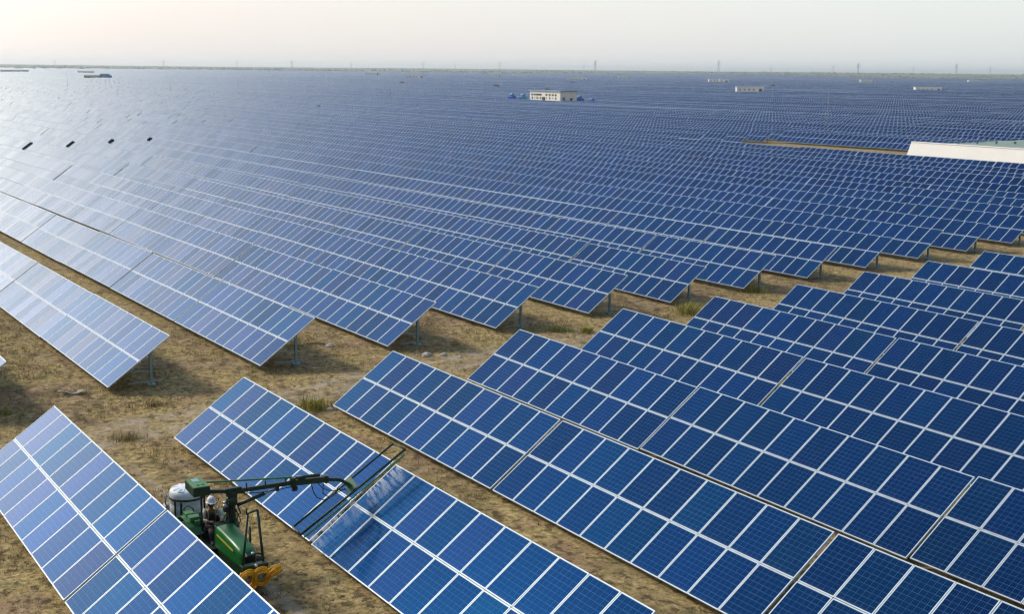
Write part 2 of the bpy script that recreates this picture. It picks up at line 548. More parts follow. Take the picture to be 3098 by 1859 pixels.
# --- the lattice of tables
HALF = 0.5
slots = []          # (xc, ylow, row, side, order)
STEP = TW + TG
for i in range(0, 640):
    y = Y0 + DY * i
    # side A: from the track away along -X
    x = a_end(i); k_ = 0
    while x > -4600:
        if k_ and k_ % 48 == 0: x -= 7.0
        slots.append((x - TW / 2, y, i, 'A', k_))
        x -= STEP; k_ += 1
    if i < 200:
        x = b_start(i); k_ = 0
        while x < 40 and k_ < 60:
            slots.append((x + TW / 2, y, i, 'B', k_))
            x += STEP; k_ += 1
SXc = np.array([s[0] for s in slots]); SYc = np.array([s[1] for s in slots]); SI = np.array([s[2] for s in slots])
SB = np.array([s[3] == 'B' for s in slots]); SK = np.array([s[4] for s in slots])
SYc = SYc + 3.2 * ((SI == 25) & (SXc > -178))
keep = np.ones(len(slots), bool)
# the cleared strip and the white building
keep &= ~((SI >= 21) & (SI <= 24) & (SXc > -178))
keep &= ~((SI >= 25) & (SI <= 27) & (SXc > -138))
keep &= ~((SI % 31 == 29) & (SXc > -700))
keep &= ~((SI % 31 == 14) & (SXc < -420) & (SI > 30))
def clear_box(cx, cy, hx, hy):
    global keep
    keep &= ~((np.abs(SXc - cx) < hx + TW / 2) & (np.abs(SYc + 1.3 - cy) < hy + 1.5))
d0 = np.hypot(SXc, SYc)
# the field's ragged far boundary
far_lim = 3750 + 260 * np.sin(SXc / 300.0) + 330 * np.sin(SYc / 410.0 + 1.0)
keep &= d0 < far_lim
ZG = gh(SXc, SYc + 1.3)
px, py, pd = project(SXc, SYc + 1.27, ZG + 1.2)
# table extent on screen
ex, ey, ed = [], [], []
for dx in (-TW / 2, 0, TW / 2):
    for s in (0, SL):
        a, b, c = project(SXc + dx, SYc + s * CT, ZG + CLEAR + s * ST)
        ex.append(a); ey.append(b); ed.append(c)
ex = np.array(ex); ey = np.array(ey); ed = np.array(ed)
ASP = 615 / 1024
inframe = (ed.min(0) > .5) & (ex.max(0) > -.5) & (ex.min(0) < .5) & (ey.max(0) > -.5 * ASP) & (ey.min(0) < .5 * ASP)
margin = (ed.min(0) > 2) & (ex.max(0) > -.80) & (ex.min(0) < .80) & (ey.max(0) > -.75 * ASP) & (ey.min(0) < .9 * ASP)

# buildings whose plots stay free of tables: (x, y, half x, half y)
PLOTS = [(-430, 292, 13, 8), (-585.9, 538.7, 11, 6), (-612.7, 727.7, 12, 6), (-1408, 751, 17, 8), (-1240, 874, 16, 8),
         (-1076, 944, 15, 8), (-1268, 1382, 16, 8), (-1190, 313, 18, 9), (-1980, 978, 16, 9), (-1735, 1067, 16, 9),
         (-1750, 1330, 16, 9), (-1500, 1900, 18, 9)]
for p in PLOTS: clear_box(*p)

ORD = ['', 'first', 'second', 'third', 'fourth', 'fifth', 'sixth', 'seventh', 'eighth', 'ninth', 'tenth', 'eleventh', 'twelfth',
       'thirteenth', 'fourteenth', 'fifteenth', 'sixteenth', 'seventeenth', 'eighteenth', 'nineteenth', 'twentieth']
TENS = {2: 'twenty', 3: 'thirty', 4: 'forty', 5: 'fifty'}
TENTH = {2: 'twentieth', 3: 'thirtieth', 4: 'fortieth', 5: 'fiftieth'}
def ordn(n):
    if n <= 20: return ORD[n]
    return TENTH[n // 10] if n % 10 == 0 else TENS[n // 10] + '-' + ORD[n % 10]

def table_label(i, side, k_, alone):
    end = 'at the dirt track' if k_ == 0 else ordn(k_ + 1) + ' from the dirt track'
    if side == 'B':
        if i == 0:
            return 'violet-tinted solar table ' + end + ' in row left of the tractor'
        if i == 1:
            return ('blue solar table under the green spray boom, ' + end) if k_ == 0 else \
                   ('wet dark blue solar table ' + end + ' in the row being sprayed')
        return 'dark blue solar table ' + end + ', ' + ordn(i - 1) + ' row behind the sprayed one'
    if i == 0:
        return 'pale solar table of the row cut by the left edge, ' + end
    if i == 1:
        return 'pale glossy table ' + end + ' in the lowest full row across the track'
    return 'glossy table ' + end + ', ' + ordn(i - 1) + ' row behind the lowest across the track'

def add_table(n, x, y, i, side, k_, d, z):
    """one solar table: an Empty on the ground with its modules and support as parts"""
    rx, ry = rng.normal(0, .0016), rng.normal(0, .0016)
    slope = -.0045 if side == 'B' and i <= 12 else 0.0
    root_loc = (x, y, z)
    if d > D_MID:
        o = bpy.data.objects.new('solar_table', ME_TABLE); o.location = root_loc; o.rotation_euler = (rx, ry - slope, 0)
        link(o)
    else:
        o = empty('solar_table', root_loc); o.rotation_euler = (rx, ry - slope, 0)
        for v in range(2):
            for u in range(10):
                p = bpy.data.objects.new('solar_panel', ME_LAM if d < D_NEAR else ME_PANEL)
                p.location = on_slope(-TW / 2 + MW * (u + .5), ML * (v + .5) + (-.002 if v == 0 else .002), 0)
                p.rotation_euler = (TILT + rng.normal(0, .0022), rng.normal(0, .0022), 0)
                link(p, o)
                if d < D_NEAR:
                    link(bpy.data.objects.new('frame', ME_FRAME), p)
        if d < D_NEAR:
            for q in range(3):
                link(bpy.data.objects.new('post', ME_POST[q]), o)
                link(bpy.data.objects.new('rafter', ME_RAFTER[q]), o)
                link(bpy.data.objects.new('brace', ME_BRACE[q]), o)
            for q in range(5):
                link(bpy.data.objects.new('purlin', ME_PURLIN[q]), o)
        else:
            link(bpy.data.objects.new('support_frame', ME_SUPPORT), o)
    return o

ROWZ = rng.normal(0, .13, (640, 40)) * np.minimum(1, np.maximum(0, (np.arange(640)[:, None] - 8) / 8.0))
D_NEAR, D_MID = 66.0, 128.0
idx = np.nonzero(keep & inframe)[0]
idx = idx[np.argsort(pd[idx])]
ind = idx[:300]
GROUPS = {'A': 'solar tables across the dirt track', 'B': 'solar tables on the tractor side of the track'}
for n, j in enumerate(ind):
    x, y, i, side, k_ = slots[j]
    y = float(SYc[j])
    z = float(gh(x, y + 1.3)) + float(rng.normal(0, .02)) + float(ROWZ[i, min(k_ // 9, 39)])
    if side == 'B' and i <= 12: z -= min(.16, .0045 * (x - b_start(i)))
    o = add_table(n, x, y, i, side, k_, pd[j], z)

    tag(o, table_label(i, side, k_, False), 'solar panel', GROUPS[side])

# all the other tables of the field, past counting: one object
rest = np.setdiff1d(np.nonzero(keep & margin)[0], ind)
def merged(js, full):
    N = len(js)
    if full == 2:
        V0, F0, U0, M0 = TV[:4], TF[:1], TUV[:4], TMI[:1]
    elif full:
        V0, F0, U0, M0 = TV, TF, TUV, TMI
    else:
        V0, F0, U0, M0 = TV[:24], TF[:6], TUV[:24], TMI[:6]
    nv = len(V0)
    zz = ZG[js] + rng.normal(0, .03, N) + ROWZ[SI[js], np.minimum(SK[js] // 9, 39)]
    tl = rng.normal(0, .004, (N, 2))
    V = np.repeat(V0[None], N, 0)
    loc = V.copy()
    V[:, :, 2] = loc[:, :, 2] + loc[:, :, 1] * tl[:, :1] + loc[:, :, 0] * tl[:, 1:]
    V += np.stack([SXc[js], SYc[js], zz], 1)[:, None, :]
    Fa = F0[None] + (np.arange(N) * nv)[:, None, None]
    U = U0[None] + np.stack([rng.integers(0, 400, N) * 10, rng.integers(0, 400, N) * 2], 1)[:, None, :]
    Mi = np.repeat(M0[None], N, 0)
    return V.reshape(-1, 3), Fa.reshape(-1, 4), U.reshape(-1, 2), Mi.ravel()
near_r = rest[d0[rest] < 520]; far_r = rest[(d0[rest] >= 520) & (d0[rest] < 1700)]; top_r = rest[d0[rest] >= 1700]
a = merged(near_r, 1); b = merged(far_r, 0); e = merged(top_r, 2)
V = np.concatenate([a[0], b[0], e[0]]); F = np.concatenate([a[1], b[1] + len(a[0]), e[1] + len(a[0]) + len(b[0])])
me = mesh_np('solar_field', V, F, [M_SHEET, M_FRAME, M_STEEL], np.concatenate([a[2], b[2], e[2]]), np.concatenate([a[3], b[3], e[3]]))
fld = link(bpy.data.objects.new('solar_field', me))
tag(fld, 'thousands of blue solar tables receding in rows to the hazy horizon', 'solar field', kind='stuff')
print('tables', len(ind), len(near_r), len(far_r), len(top_r), 'near', int((pd[ind] < D_NEAR).sum()), 'mid', int((pd[ind] < D_MID).sum()), 'max d', pd[ind].max())

# ------------------------------------------------------------------ ground
def axis_lines(lo, hi, step, far, growth=1.22):
    a = list(np.arange(lo, hi + step / 2, step))
    s = step; v = hi
    while v < far[1]:
        s *= growth; v += s; a.append(v)
    s = step; v = lo
    while v > far[0]:
        s *= growth; v -= s; a.insert(0, v)
    return np.array(a)
gx = axis_lines(-72, -14, .22, (-16500, 4500), 1.10)
gy = axis_lines(2, 62, .22, (-4500, 16500), 1.10)

def vnoise(x, y, s, seed):
    """value noise"""
    r = np.random.default_rng(seed); T = r.random((256, 256))
    x = x / s; y = y / s
    xi = np.floor(x).astype(int); yi = np.floor(y).astype(int)
    fx = x - xi; fy = y - yi
    fx = fx * fx * (3 - 2 * fx); fy = fy * fy * (3 - 2 * fy)
    g = lambda a, b: T[a % 256, b % 256]
    return (g(xi, yi) * (1 - fx) + g(xi + 1, yi) * fx) * (1 - fy) + (g(xi, yi + 1) * (1 - fx) + g(xi + 1, yi + 1) * fx) * fy

def track_x(y):
    """centre line of the dirt track between the two blocks"""
    return -44.2 - .175 * (y - 6.5) + .55 * np.sin(y / 6.3) 
GX, GY = np.meshgrid(gx, gy, indexing='ij')
fade = (1 - smooth(80, 140, np.hypot(GX, GY)))
bump = (vnoise(GX, GY, 2.3, 1) - .5) * .10 + (vnoise(GX, GY, .8, 2) - .5) * .06 + (vnoise(GX, GY, .45, 3) - .5) * .035
tr = GX - track_x(GY)
rut = -.05 * np.exp(-((np.abs(tr - .3) - .85) / .24) ** 2)
GZ = gh(GX, GY) + fade * (bump + rut)
n0, n1 = GX.shape
ids = np.arange(n0 * n1).reshape(n0, n1)
GF = np.stack([ids[:-1, :-1], ids[1:, :-1], ids[1:, 1:], ids[:-1, 1:]], -1).reshape(-1, 4)

k = NT('dry_ground')
geo = k.n('ShaderNodeNewGeometry'); pos = geo.outputs['Position']
sp = k.n('ShaderNodeSeparateXYZ'); k.l(pos, sp.inputs[0])
n1_ = k.noise(pos, .22, 6, .62, .6)
n2_ = k.noise(pos, 1.1, 6, .65, .4)
n3_ = k.noise(pos, 5.5, 5, .7)
n4_ = k.noise(pos, 22.0, 3, .7)
soil = k.ramp(n2_, [(.30, (.075, .048, .024)), (.45, (.23, .158, .078)), (.58, (.40, .285, .148)), (.72, (.58, .45, .265))])
straw = k.ramp(n3_, [(.32, (.115, .082, .030)), (.5, (.41, .295, .112)), (.68, (.68, .52, .22))])
c = k.mix(k.sstep(n1_, .36, .56), soil, straw)
rd = k.noise(pos, .45, 4, .6)
c = k.mix(k.math('MULTIPLY', k.sstep(rd, .50, .64), .55), c, (.34, .20, .125))
gr = k.noise(pos, .8, 5, .65, .8)
gr2 = k.noise(pos, .13, 2, .5)
gfac = k.math('MULTIPLY', k.sstep(gr, .52, .66), k.sstep(gr2, .42, .6))
c = k.mix(k.math('MULTIPLY', gfac, .75), c, (.105, .115, .028))
c = k.mix(k.math('MULTIPLY', k.sstep(k.noise(pos, 1.7, 6, .7, .5), .54, .66), .6), c, (.72, .55, .25))
c = k.mix(k.math('MULTIPLY', k.sstep(k.noise(pos, 2.9, 6, .72, .3), .50, .60), .75), c, (.062, .042, .02))
# fine dark clods and bright chips
c = k.mix(k.math('MULTIPLY', k.sstep(n4_, .56, .70), .5), c, (.055, .040, .022))
c = k.mix(k.math('MULTIPLY', k.sstep(k.noise(pos, 9.0, 4, .7), .62, .75), .5), c, (.52, .44, .29))
# the worn track: grey-tan ruts, wandering
wob = k.math('MULTIPLY_ADD', k.noise(pos, .35, 3), 1.3, -.65)
ty = k.math('SUBTRACT', sp.outputs[1], 6.5)
cx = k.math('MULTIPLY_ADD', ty, -.175, -43.9)
cx = k.math('ADD', cx, k.math('MULTIPLY', k.math('SINE', k.math('MULTIPLY', sp.outputs[1], 1 / 6.3)), .55))
tx = k.math('ADD', k.math('SUBTRACT', sp.outputs[0], cx), wob)
ab = k.math('ABSOLUTE', k.math('SUBTRACT', k.math('ABSOLUTE', tx), .85))
band = k.math('SUBTRACT', 1.0, k.sstep(ab, .12, .42))
wide = k.math('SUBTRACT', 1.0, k.sstep(k.math('ABSOLUTE', tx), .9, 2.0))
inr = k.sstep(sp.outputs[0], -75.0, -60.0)
nt_ = k.sstep(k.noise(pos, 1.3, 6, .7), .38, .58)
tfac = k.math('MULTIPLY', k.math('MAXIMUM', k.math('MULTIPLY', band, .88), k.math('MULTIPLY', wide, .38)), nt_)
# lane ruts between the tractor's two rows
ly = k.math('ABSOLUTE', k.math('SUBTRACT', k.math('ABSOLUTE', k.math('SUBTRACT', sp.outputs[1], 10.75)), .45))
lane = k.math('MULTIPLY', k.math('SUBTRACT', 1.0, k.sstep(ly, .06, .26)), k.sstep(sp.outputs[0], -44.0, -36.0))
tfac = k.math('MAXIMUM', tfac, k.math('MULTIPLY', lane, .6))
trk = k.ramp(n3_, [(.3, (.32, .26, .175)), (.6, (.54, .45, .31)), (.8, (.68, .58, .42))])
c = k.mix(tfac, c, trk)
# scrubland beyond the field
dist = k.n('ShaderNodeVectorMath', operation='LENGTH'); k.l(pos, dist.inputs[0])
sc1 = k.noise(pos, .012, 5, .6)
scrub = k.ramp(sc1, [(.35, (.075, .10, .045)), (.5, (.16, .17, .09)), (.65, (.28, .25, .15))])
c = k.mix(k.sstep(dist.outputs['Value'], 1500, 2300), c, scrub)
bmp = k.n('ShaderNodeBump'); bmp.inputs['Strength'].default_value = .9; bmp.inputs['Distance'].default_value = .09
k.l(k.math('ADD', k.math('MULTIPLY', n3_, .7), k.math('MULTIPLY', n4_, .35)), bmp.inputs['Height'])
k.l(bmp.outputs[0], k.b.inputs['Normal'])
k.set(Base_Color=c, Roughness=.95)
k.b.inputs['Specular IOR Level'].default_value = .15
M_GROUND = k.m
g = link(bpy.data.objects.new('ground', mesh_np('ground', np.stack([GX, GY, GZ], -1).reshape(-1, 3), GF, [M_GROUND], smooth=True)))
tag(g, kind='structure')

def ground_z(x, y):
    x = np.asarray(x, float); y = np.asarray(y, float)
    b = (vnoise(x, y, 2.3, 1) - .5) * .10 + (vnoise(x, y, .8, 2) - .5) * .06 + (vnoise(x, y, .45, 3) - .5) * .035
    t = x - track_x(y)
    return gh(x, y) + (1 - smooth(80, 140, np.hypot(x, y))) * (b - .05 * np.exp(-((np.abs(t - .3) - .85) / .24) ** 2))

# ------------------------------------------------------------------ dry grass, pebbles and shrubs
def leafy(name, cols, rough=.85, transl=.25):
    k = NT(name)
    at = k.n('ShaderNodeAttribute'); at.attribute_name = 'tone'
    oi = k.n('ShaderNodeObjectInfo')
    geo_n = k.n('ShaderNodeNewGeometry')
    f = k.math('FRACT', k.math('ADD', geo_n.outputs['Random Per Island'], oi.outputs['Random']))
    k.set(Base_Color=k.ramp(f, cols), Roughness=rough)
    k.b.inputs['Specular IOR Level'].default_value = .15
    k.b.inputs['Subsurface Weight'].default_value = 0.0
    return k.m
M_STRAW = leafy('dry_straw', [(0, (.24, .17, .07)), (.35, (.38, .29, .12)), (.7, (.50, .40, .19)), (.9, (.30, .24, .09)), (1, (.17, .16, .05))])
M_GREENISH = leafy('scrub_leaves', [(0, (.15, .155, .03)), (.4, (.34, .31, .06)), (.75, (.54, .45, .12)), (1, (.15, .17, .04))])

def blades(cx, cy, cz, nper, hgt, spread, width, seed, lean=.55):
    """tapered bent grass blades as quads; arrays of tuft centres"""
    r = np.random.default_rng(seed)
    N = len(cx) * nper
    bx = np.repeat(cx, nper) + r.normal(0, 1, N) * np.repeat(spread, nper)
    by = np.repeat(cy, nper) + r.normal(0, 1, N) * np.repeat(spread, nper)
    bz = np.repeat(cz, nper) - .01
    a = r.random(N) * 2 * PI
    h = np.repeat(hgt, nper) * r.uniform(.45, 1.1, N)
    le = r.uniform(.1, lean, N) * h * 1.6
    w = np.repeat(width, nper) * r.uniform(.6, 1.3, N)
    dx, dy = np.cos(a), np.sin(a)
    px_, py_ = -dy * w, dx * w
    p0 = np.stack([bx - px_, by - py_, bz], 1); p1 = np.stack([bx + px_, by + py_, bz], 1)
    p2 = np.stack([bx + dx * le * .4 + px_ * .7, by + dy * le * .4 + py_ * .7, bz + h * .62], 1)
    p3 = np.stack([bx + dx * le * .4 - px_ * .7, by + dy * le * .4 - py_ * .7, bz + h * .62], 1)
    p4 = np.stack([bx + dx * le + px_ * .12, by + dy * le + py_ * .12, bz + h], 1)
    p5 = np.stack([bx + dx * le - px_ * .12, by + dy * le - py_ * .12, bz + h], 1)
    V = np.stack([p0, p1, p2, p3, p4, p5], 1).reshape(-1, 3)
    b = (np.arange(N) * 6)[:, None]
    F = np.concatenate([b + np.array([[0, 1, 2, 3]]), b + np.array([[3, 2, 4, 5]])], 0)
    return V, F

N = 60000
tx_ = rng.uniform(-80, -17, N); ty_ = rng.uniform(3.5, 64, N)
clump = vnoise(tx_, ty_, 1.6, 11) * .6 + vnoise(tx_, ty_, .6, 12) * .4
dt = np.abs(tx_ - track_x(ty_))
under = ((ty_ - Y0) % DY)                      # distance behind the low edge of the row
is_lane = under > 2.2
vis = np.where((tx_ > -62) & (tx_ < -38) & (dt < 9), 1.0, np.where(is_lane | (under < .25), .8, .05))
prob = vis * np.clip((clump - .42) * 3.6, 0, 1) * np.where(dt < 1.6, .25, 1.0)
ex_, ey_, _ = project(tx_, ty_, 0 * tx_)
prob *= (np.abs(ex_) < .6) & (np.abs(ey_) < .42)
kk = rng.random(N) < prob * 1.3
tx_, ty_ = tx_[kk], ty_[kk]
tz_ = ground_z(tx_, ty_)
sc = rng.uniform(.6, 1.4, len(tx_))
V, F = blades(tx_, ty_, tz_, 9, .10 * sc, .075 * sc, .0085 * sc, 21, .9)
gr_ = link(bpy.data.objects.new('dry_grass', mesh_np('dry_grass', V, F, [M_STRAW])))
tag(gr_, 'short straw coloured dry grass scattered over the bare earth', 'grass', kind='stuff')

# pebbles and clods
N = 2600
qx = rng.uniform(-66, -20, N); qy = rng.uniform(4, 60, N)
ex_, ey_, _ = project(qx, qy, 0 * qx)
ok = (np.abs(ex_) < .55) & (np.abs(ey_) < .36)
qx, qy = qx[ok], qy[ok]
qz = ground_z(qx, qy)
bmt = bmesh.new(); bmesh.ops.create_icosphere(bmt, subdivisions=1, radius=1.0)
IV = np.array([v.co[:] for v in bmt.verts]); IF = np.array([[v.index for v in f.verts] for f in bmt.faces]); bmt.free()
n = len(qx); s = .012 + .05 * rng.random(n) ** 3.5
VV = IV[None] * (s[:, None, None] * np.array([1.25, 1.0, .62])) * rng.uniform(.75, 1.25, (n, len(IV), 1))
VV += np.stack([qx, qy, qz], 1)[:, None]
FF = IF[None] + (np.arange(n) * len(IV))[:, None, None]
kst = NT('pebble_stone')
go_ = kst.n('ShaderNodeNewGeometry')
kst.set(Base_Color=kst.ramp(go_.outputs['Random Per Island'], [(0, (.07, .05, .035)), (.5, (.20, .15, .10)), (.85, (.33, .27, .19)), (1, (.52, .48, .42))]), Roughness=.9)
M_STONE = kst.m
pb = link(bpy.data.objects.new('pebbles', mesh_np('pebbles', VV.reshape(-1, 3), FF.reshape(-1, 3), [M_STONE])))
tag(pb, 'small stones and clods strewn over the dirt', 'pebbles', kind='stuff')

def shrub(name, x, y, hgt, rad, nb, mat, label, cat, seed, group=None, w=.012):
    cz = float(ground_z(x, y))
    r = np.random.default_rng(seed)
    m = 14
    ox, oy = r.normal(0, rad * .38, m), r.normal(0, rad * .38, m)
    V, F = blades(ox, oy, np.zeros(m), nb // m, np.full(m, hgt), np.full(m, rad * .22), np.full(m, w), seed, 1.0)
    o = empty(name, (x, y, cz))
    link(bpy.data.objects.new('leaves', mesh_np('leaves', V, F, [mat])), o)
    mb = MB()
    for q in range(5):
        a = r.random() * 6.28
        mb.tube([(0, 0, -.03), (math.cos(a) * rad * .3, math.sin(a) * rad * .3, hgt * .35), (math.cos(a) * rad * .6, math.sin(a) * rad * .6, hgt * .62)],
                [.012, .009, .004], 5)
    mb.build('stems', M_WOOD, o)
    return tag(o, label, cat, group)
M_WOOD = paint('dry_stem', (.16, .11, .06), .9)
GS = 'low shrubs beside the dirt track'
shrub('shrub', -44.1, 19.25, .42, .8, 420, M_GREENISH, 'yellow-green bushy shrub at the corner of the nearest tables beside the track', 'shrub', 31, GS)
shrub('shrub', -43.2, 20.1, .30, .5, 240, M_STRAW, 'orange-brown dry tuft between the yellow-green shrub and a panel corner', 'shrub', 32, GS)
shrub('shrub', -53.0, 45.2, .55, 1.2, 520, M_GREENISH, 'large green weedy shrub where the dirt track narrows between panel rows', 'shrub', 33, GS)
shrub('shrub', -56.4, 52.8, .5, .9, 360, M_GREENISH, 'green shrub against a panel post far up the dirt track', 'shrub', 34, GS)
shrub('shrub', -51.6, 35.5, .28, .6, 260, M_GREENISH, 'small green weed patch in the middle of the track, paler of two', 'shrub', 35, GS)
shrub('shrub', -50.6, 36.6, .30, .42, 260, M_GREENISH, 'dark green round tuft just right of the pale weed patch', 'shrub', 36, GS)
shrub('shrub', -47.6, 14.2, .22, .55, 240, M_STRAW, 'straw tuft on the track in front of the lowest panel post', 'shrub', 37, GS)
shrub('shrub', -41.4, 17.0, .30, .55, 300, M_STRAW, 'tall orange straw tuft left of the sprayed row behind its end', 'shrub', 38, GS)
shrub('shrub', -48.8, 8.6, .30, .6, 260, M_GREENISH, 'dull green weed at the left frame edge above the violet table', 'shrub', 39, GS)
shrub('shrub', -43.4, 11.9, .28, .7, 260, M_STRAW, 'straw tuft touching the tip of the violet-tinted table', 'shrub', 40, GS)

def rock(name, x, y, s, label, seed, mat, flat=.6, group=None):
    r = random.Random(seed)
    bm_ = bmesh.new(); bmesh.ops.create_icosphere(bm_, subdivisions=2, radius=1)
    for v in bm_.verts:
        v.co = Vector((v.co.x * 1.2, v.co.y, v.co.z * flat)) * (s * r.uniform(.82, 1.15))
    me_ = bpy.data.meshes.new(name); bm_.to_mesh(me_); bm_.free(); me_.materials.append(mat)
    o = link(bpy.data.objects.new(name, me_)); o.location = (x, y, float(ground_z(x, y)) + s * .2); o.rotation_euler = (0, 0, r.random() * 6)
    return tag(o, label, 'rock', group)
M_PALE = paint('pale_rubble', (.52, .48, .42), .9, dirt=.3)
rock('rock', -43.45, 19.55, .12, 'pale stone lying at the foot of the yellow-green shrub', 1, M_PALE)
GR = 'pale rubble lumps on the track'
for q, (x, y, s, lb) in enumerate(((-50.1, 27.3, .22, 'largest pale rubble lump on the track by the third table end'),
                                   (-49.6, 27.9, .15, 'middle pale rubble lump right of the largest one'),
                                   (-49.2, 28.5, .10, 'smallest pale rubble lump at the right of the heap'),
                                   (-53.9, 24.3, .17, 'pale rubble lump beside the dark stick'))):
    rock('rubble', x, y, s, lb, 10 + q, M_PALE, .55, GR)
mb = MB(); mb.tube([(-.5, 0, .05), (-.1, .05, .08), (.4, -.03, .05)], [.035, .04, .025], 6)
o = mb.build('stick', M_WOOD); o.location = (-54.5, 23.9, float(ground_z(-54.5, 23.9))); o.rotation_euler = (0, 0, .9)
tag(o, 'dark stick lying on the dirt left of a pale rubble lump', 'stick')
# the torn white sheet on the track
mb = MB()
g_ = 7
pts = {}
for a in range(g_):
    for b in range(5):
        u, v = a / (g_ - 1), b / 4
        zz = .05 + .22 * abs(u - .5) * (1 - v * .5) + .04 * math.sin(7 * u + 3 * v)
        if .35 < u < .65 and v > .5: zz = .02
        pts[a, b] = mb.bm.verts.new(((u - .5) * 1.0, (v - .5) * .42 + .12 * math.sin(3 * u), zz))
for a in range(g_ - 1):
    for b in range(4):
        if (a, b) in ((2, 2), (3, 2), (3, 3), (2, 3)): continue
        mb.bm.faces.new((pts[a, b], pts[a + 1, b], pts[a + 1, b + 1], pts[a, b + 1]))
r_s = bmesh.ops.solidify(mb.bm, geom=mb.bm.faces[:], thickness=.012)
M_RAG = paint('torn_plastic', (.68, .66, .60), .7, dirt=.25)
o = mb.build('torn_sheet', M_RAG); o.location = (-50.8, 11.9, float(ground_z(-50.8, 11.9))); o.rotation_euler = (0, 0, 1.1)
tag(o, 'torn white plastic sheet crumpled on the dirt beside the lowest table', 'plastic sheet')

# ------------------------------------------------------------------ the washing tractor
M_GREEN = paint('bright_green_paint', (.004, .15, .026), .30, dirt=.2, scale=3, var=.12)
M_DGREEN = paint('dark_green_paint', (.003, .030, .010), .4, dirt=.22, scale=5)
M_LGREEN = paint('weathered_and_skylit_green', (.05, .20, .06), .5, dirt=.3, dirt_col=(.30, .30, .20), scale=5)  # weathered parts; also the sky-bright top of the counterweight
M_YELLOW = paint('yellow_paint', (.62, .47, .02), .45, dirt=.25)
M_BLACK = paint('black_rubber', (.012, .012, .013), .7, dirt=.25, dirt_col=(.09, .07, .05))
M_TANK = paint('white_plastic', (.74, .78, .79), .45, dirt=.22, dirt_col=(.35, .36, .33), scale=2.2, var=.06)
M_GREY = paint('grey_metal', (.30, .31, .31), .5, metal=.4, dirt=.3)
M_ORANGE = paint('orange_hose', (.97, .52, .010), .5, dirt=.08, scale=9)
M_CHROME = paint('bright_steel', (.62, .63, .64), .3, metal=.8, dirt=.1)
M_SEAT = paint('black_vinyl', (.018, .018, .02), .5, dirt=.15)
M_LAMP = paint('lamp_lens', (.75, .76, .78), .15, dirt=.1)

TX, TY = -30.6, 10.6
TZ = float(gh(TX, TY))
tr_ = empty('tractor', (TX, TY, TZ))
tag(tr_, 'dark green tractor with white water tank, crane and long spray frame between panel rows', 'tractor')

# chassis and engine block
m = MB()
m.box((.45, 0, .56), (3.3, .34, .26), bevel=.02)
m.box((1.35, 0, .80), (1.5, .38, .34), bevel=.03)
m.box((-.75, 0, .62), (.7, .5, .42), bevel=.04)
m.bar((-.78, -.5, .52), (-.78, .5, .52), .16, .16)
m.bar((1.62, -.42, .40), (1.62, .42, .40), .10, .12)
m.box((-.05, 0, .66), (.95, .86, .05), bevel=.01)                # foot plates
for s in (-1, 1):
    m.box((.05, s * .5, .48), (.5, .16, .04), bevel=.008)
    m.bar((.05, s * .5, .48), (.05, s * .42, .66), .04, .04)
m.tube([(1.5, .22, .9), (1.5, .30, 1.0), (1.5, .30, 1.5)], .03, 10)
m.build('chassis', M_DGREEN, tr_)

def loft(m, secs, mi=0, smooth=True):
    """secs: list of (x, half width, z bottom, z top, shoulder)"""
    rings = []
    for x, w, zb, zt, sh in secs:
        p = [(-w, zb), (-w, zb + (zt - zb) * .55), (-w * .98, zt - sh), (-w * .86, zt - sh * .35), (-w * .55, zt - .01), (0, zt),
             (w * .55, zt - .01), (w * .86, zt - sh * .35), (w * .98, zt - sh), (w, zb + (zt - zb) * .55), (w, zb)]
        rings.append([m.bm.verts.new((x, y, z)) for y, z in p])
    fs = []
    for A, B in zip(rings, rings[1:]):
        for k_ in range(len(A) - 1):
            fs.append(m.bm.faces.new((A[k_], A[k_ + 1], B[k_ + 1], B[k_])))
    m._mat(fs, mi, smooth)
    m._mat([m.bm.faces.new(rings[0]), m.bm.faces.new(rings[-1][::-1])], mi)
m = MB()
loft(m, [(.52, .24, .80, 1.30, .08), (.60, .25, .78, 1.345, .08), (1.0, .245, .78, 1.33, .08), (1.6, .235, .78, 1.27, .09),
         (2.0, .22, .78, 1.20, .10), (2.15, .20, .78, 1.13, .12), (2.2, .17, .80, 1.05, .12)])
hood = m.build('hood', M_GREEN, tr_)
m = MB()
for s in (-1, 1):
    m.box((1.22, s * .252, 1.10), (1.15, .012, .035), Matrix.Rotation(.05, 3, 'Y'))
m.build('stripe', M_YELLOW, hood)
m = MB()
m.box((2.205, 0, .93), (.03, .30, .22), bevel=.01)
for q in range(6): m.box((2.225, 0, .85 + q * .032), (.02, .27, .012))
m.build('grille', M_BLACK, hood)
for s in (-1, 1):
    m = MB(); m.lathe((2.20, s * .10, 1.07), [(0, .03), (.035, .025), (.045, 0), (.045, -.03)], 14, 'X')
    m.build('headlight', M_LAMP, tr_)

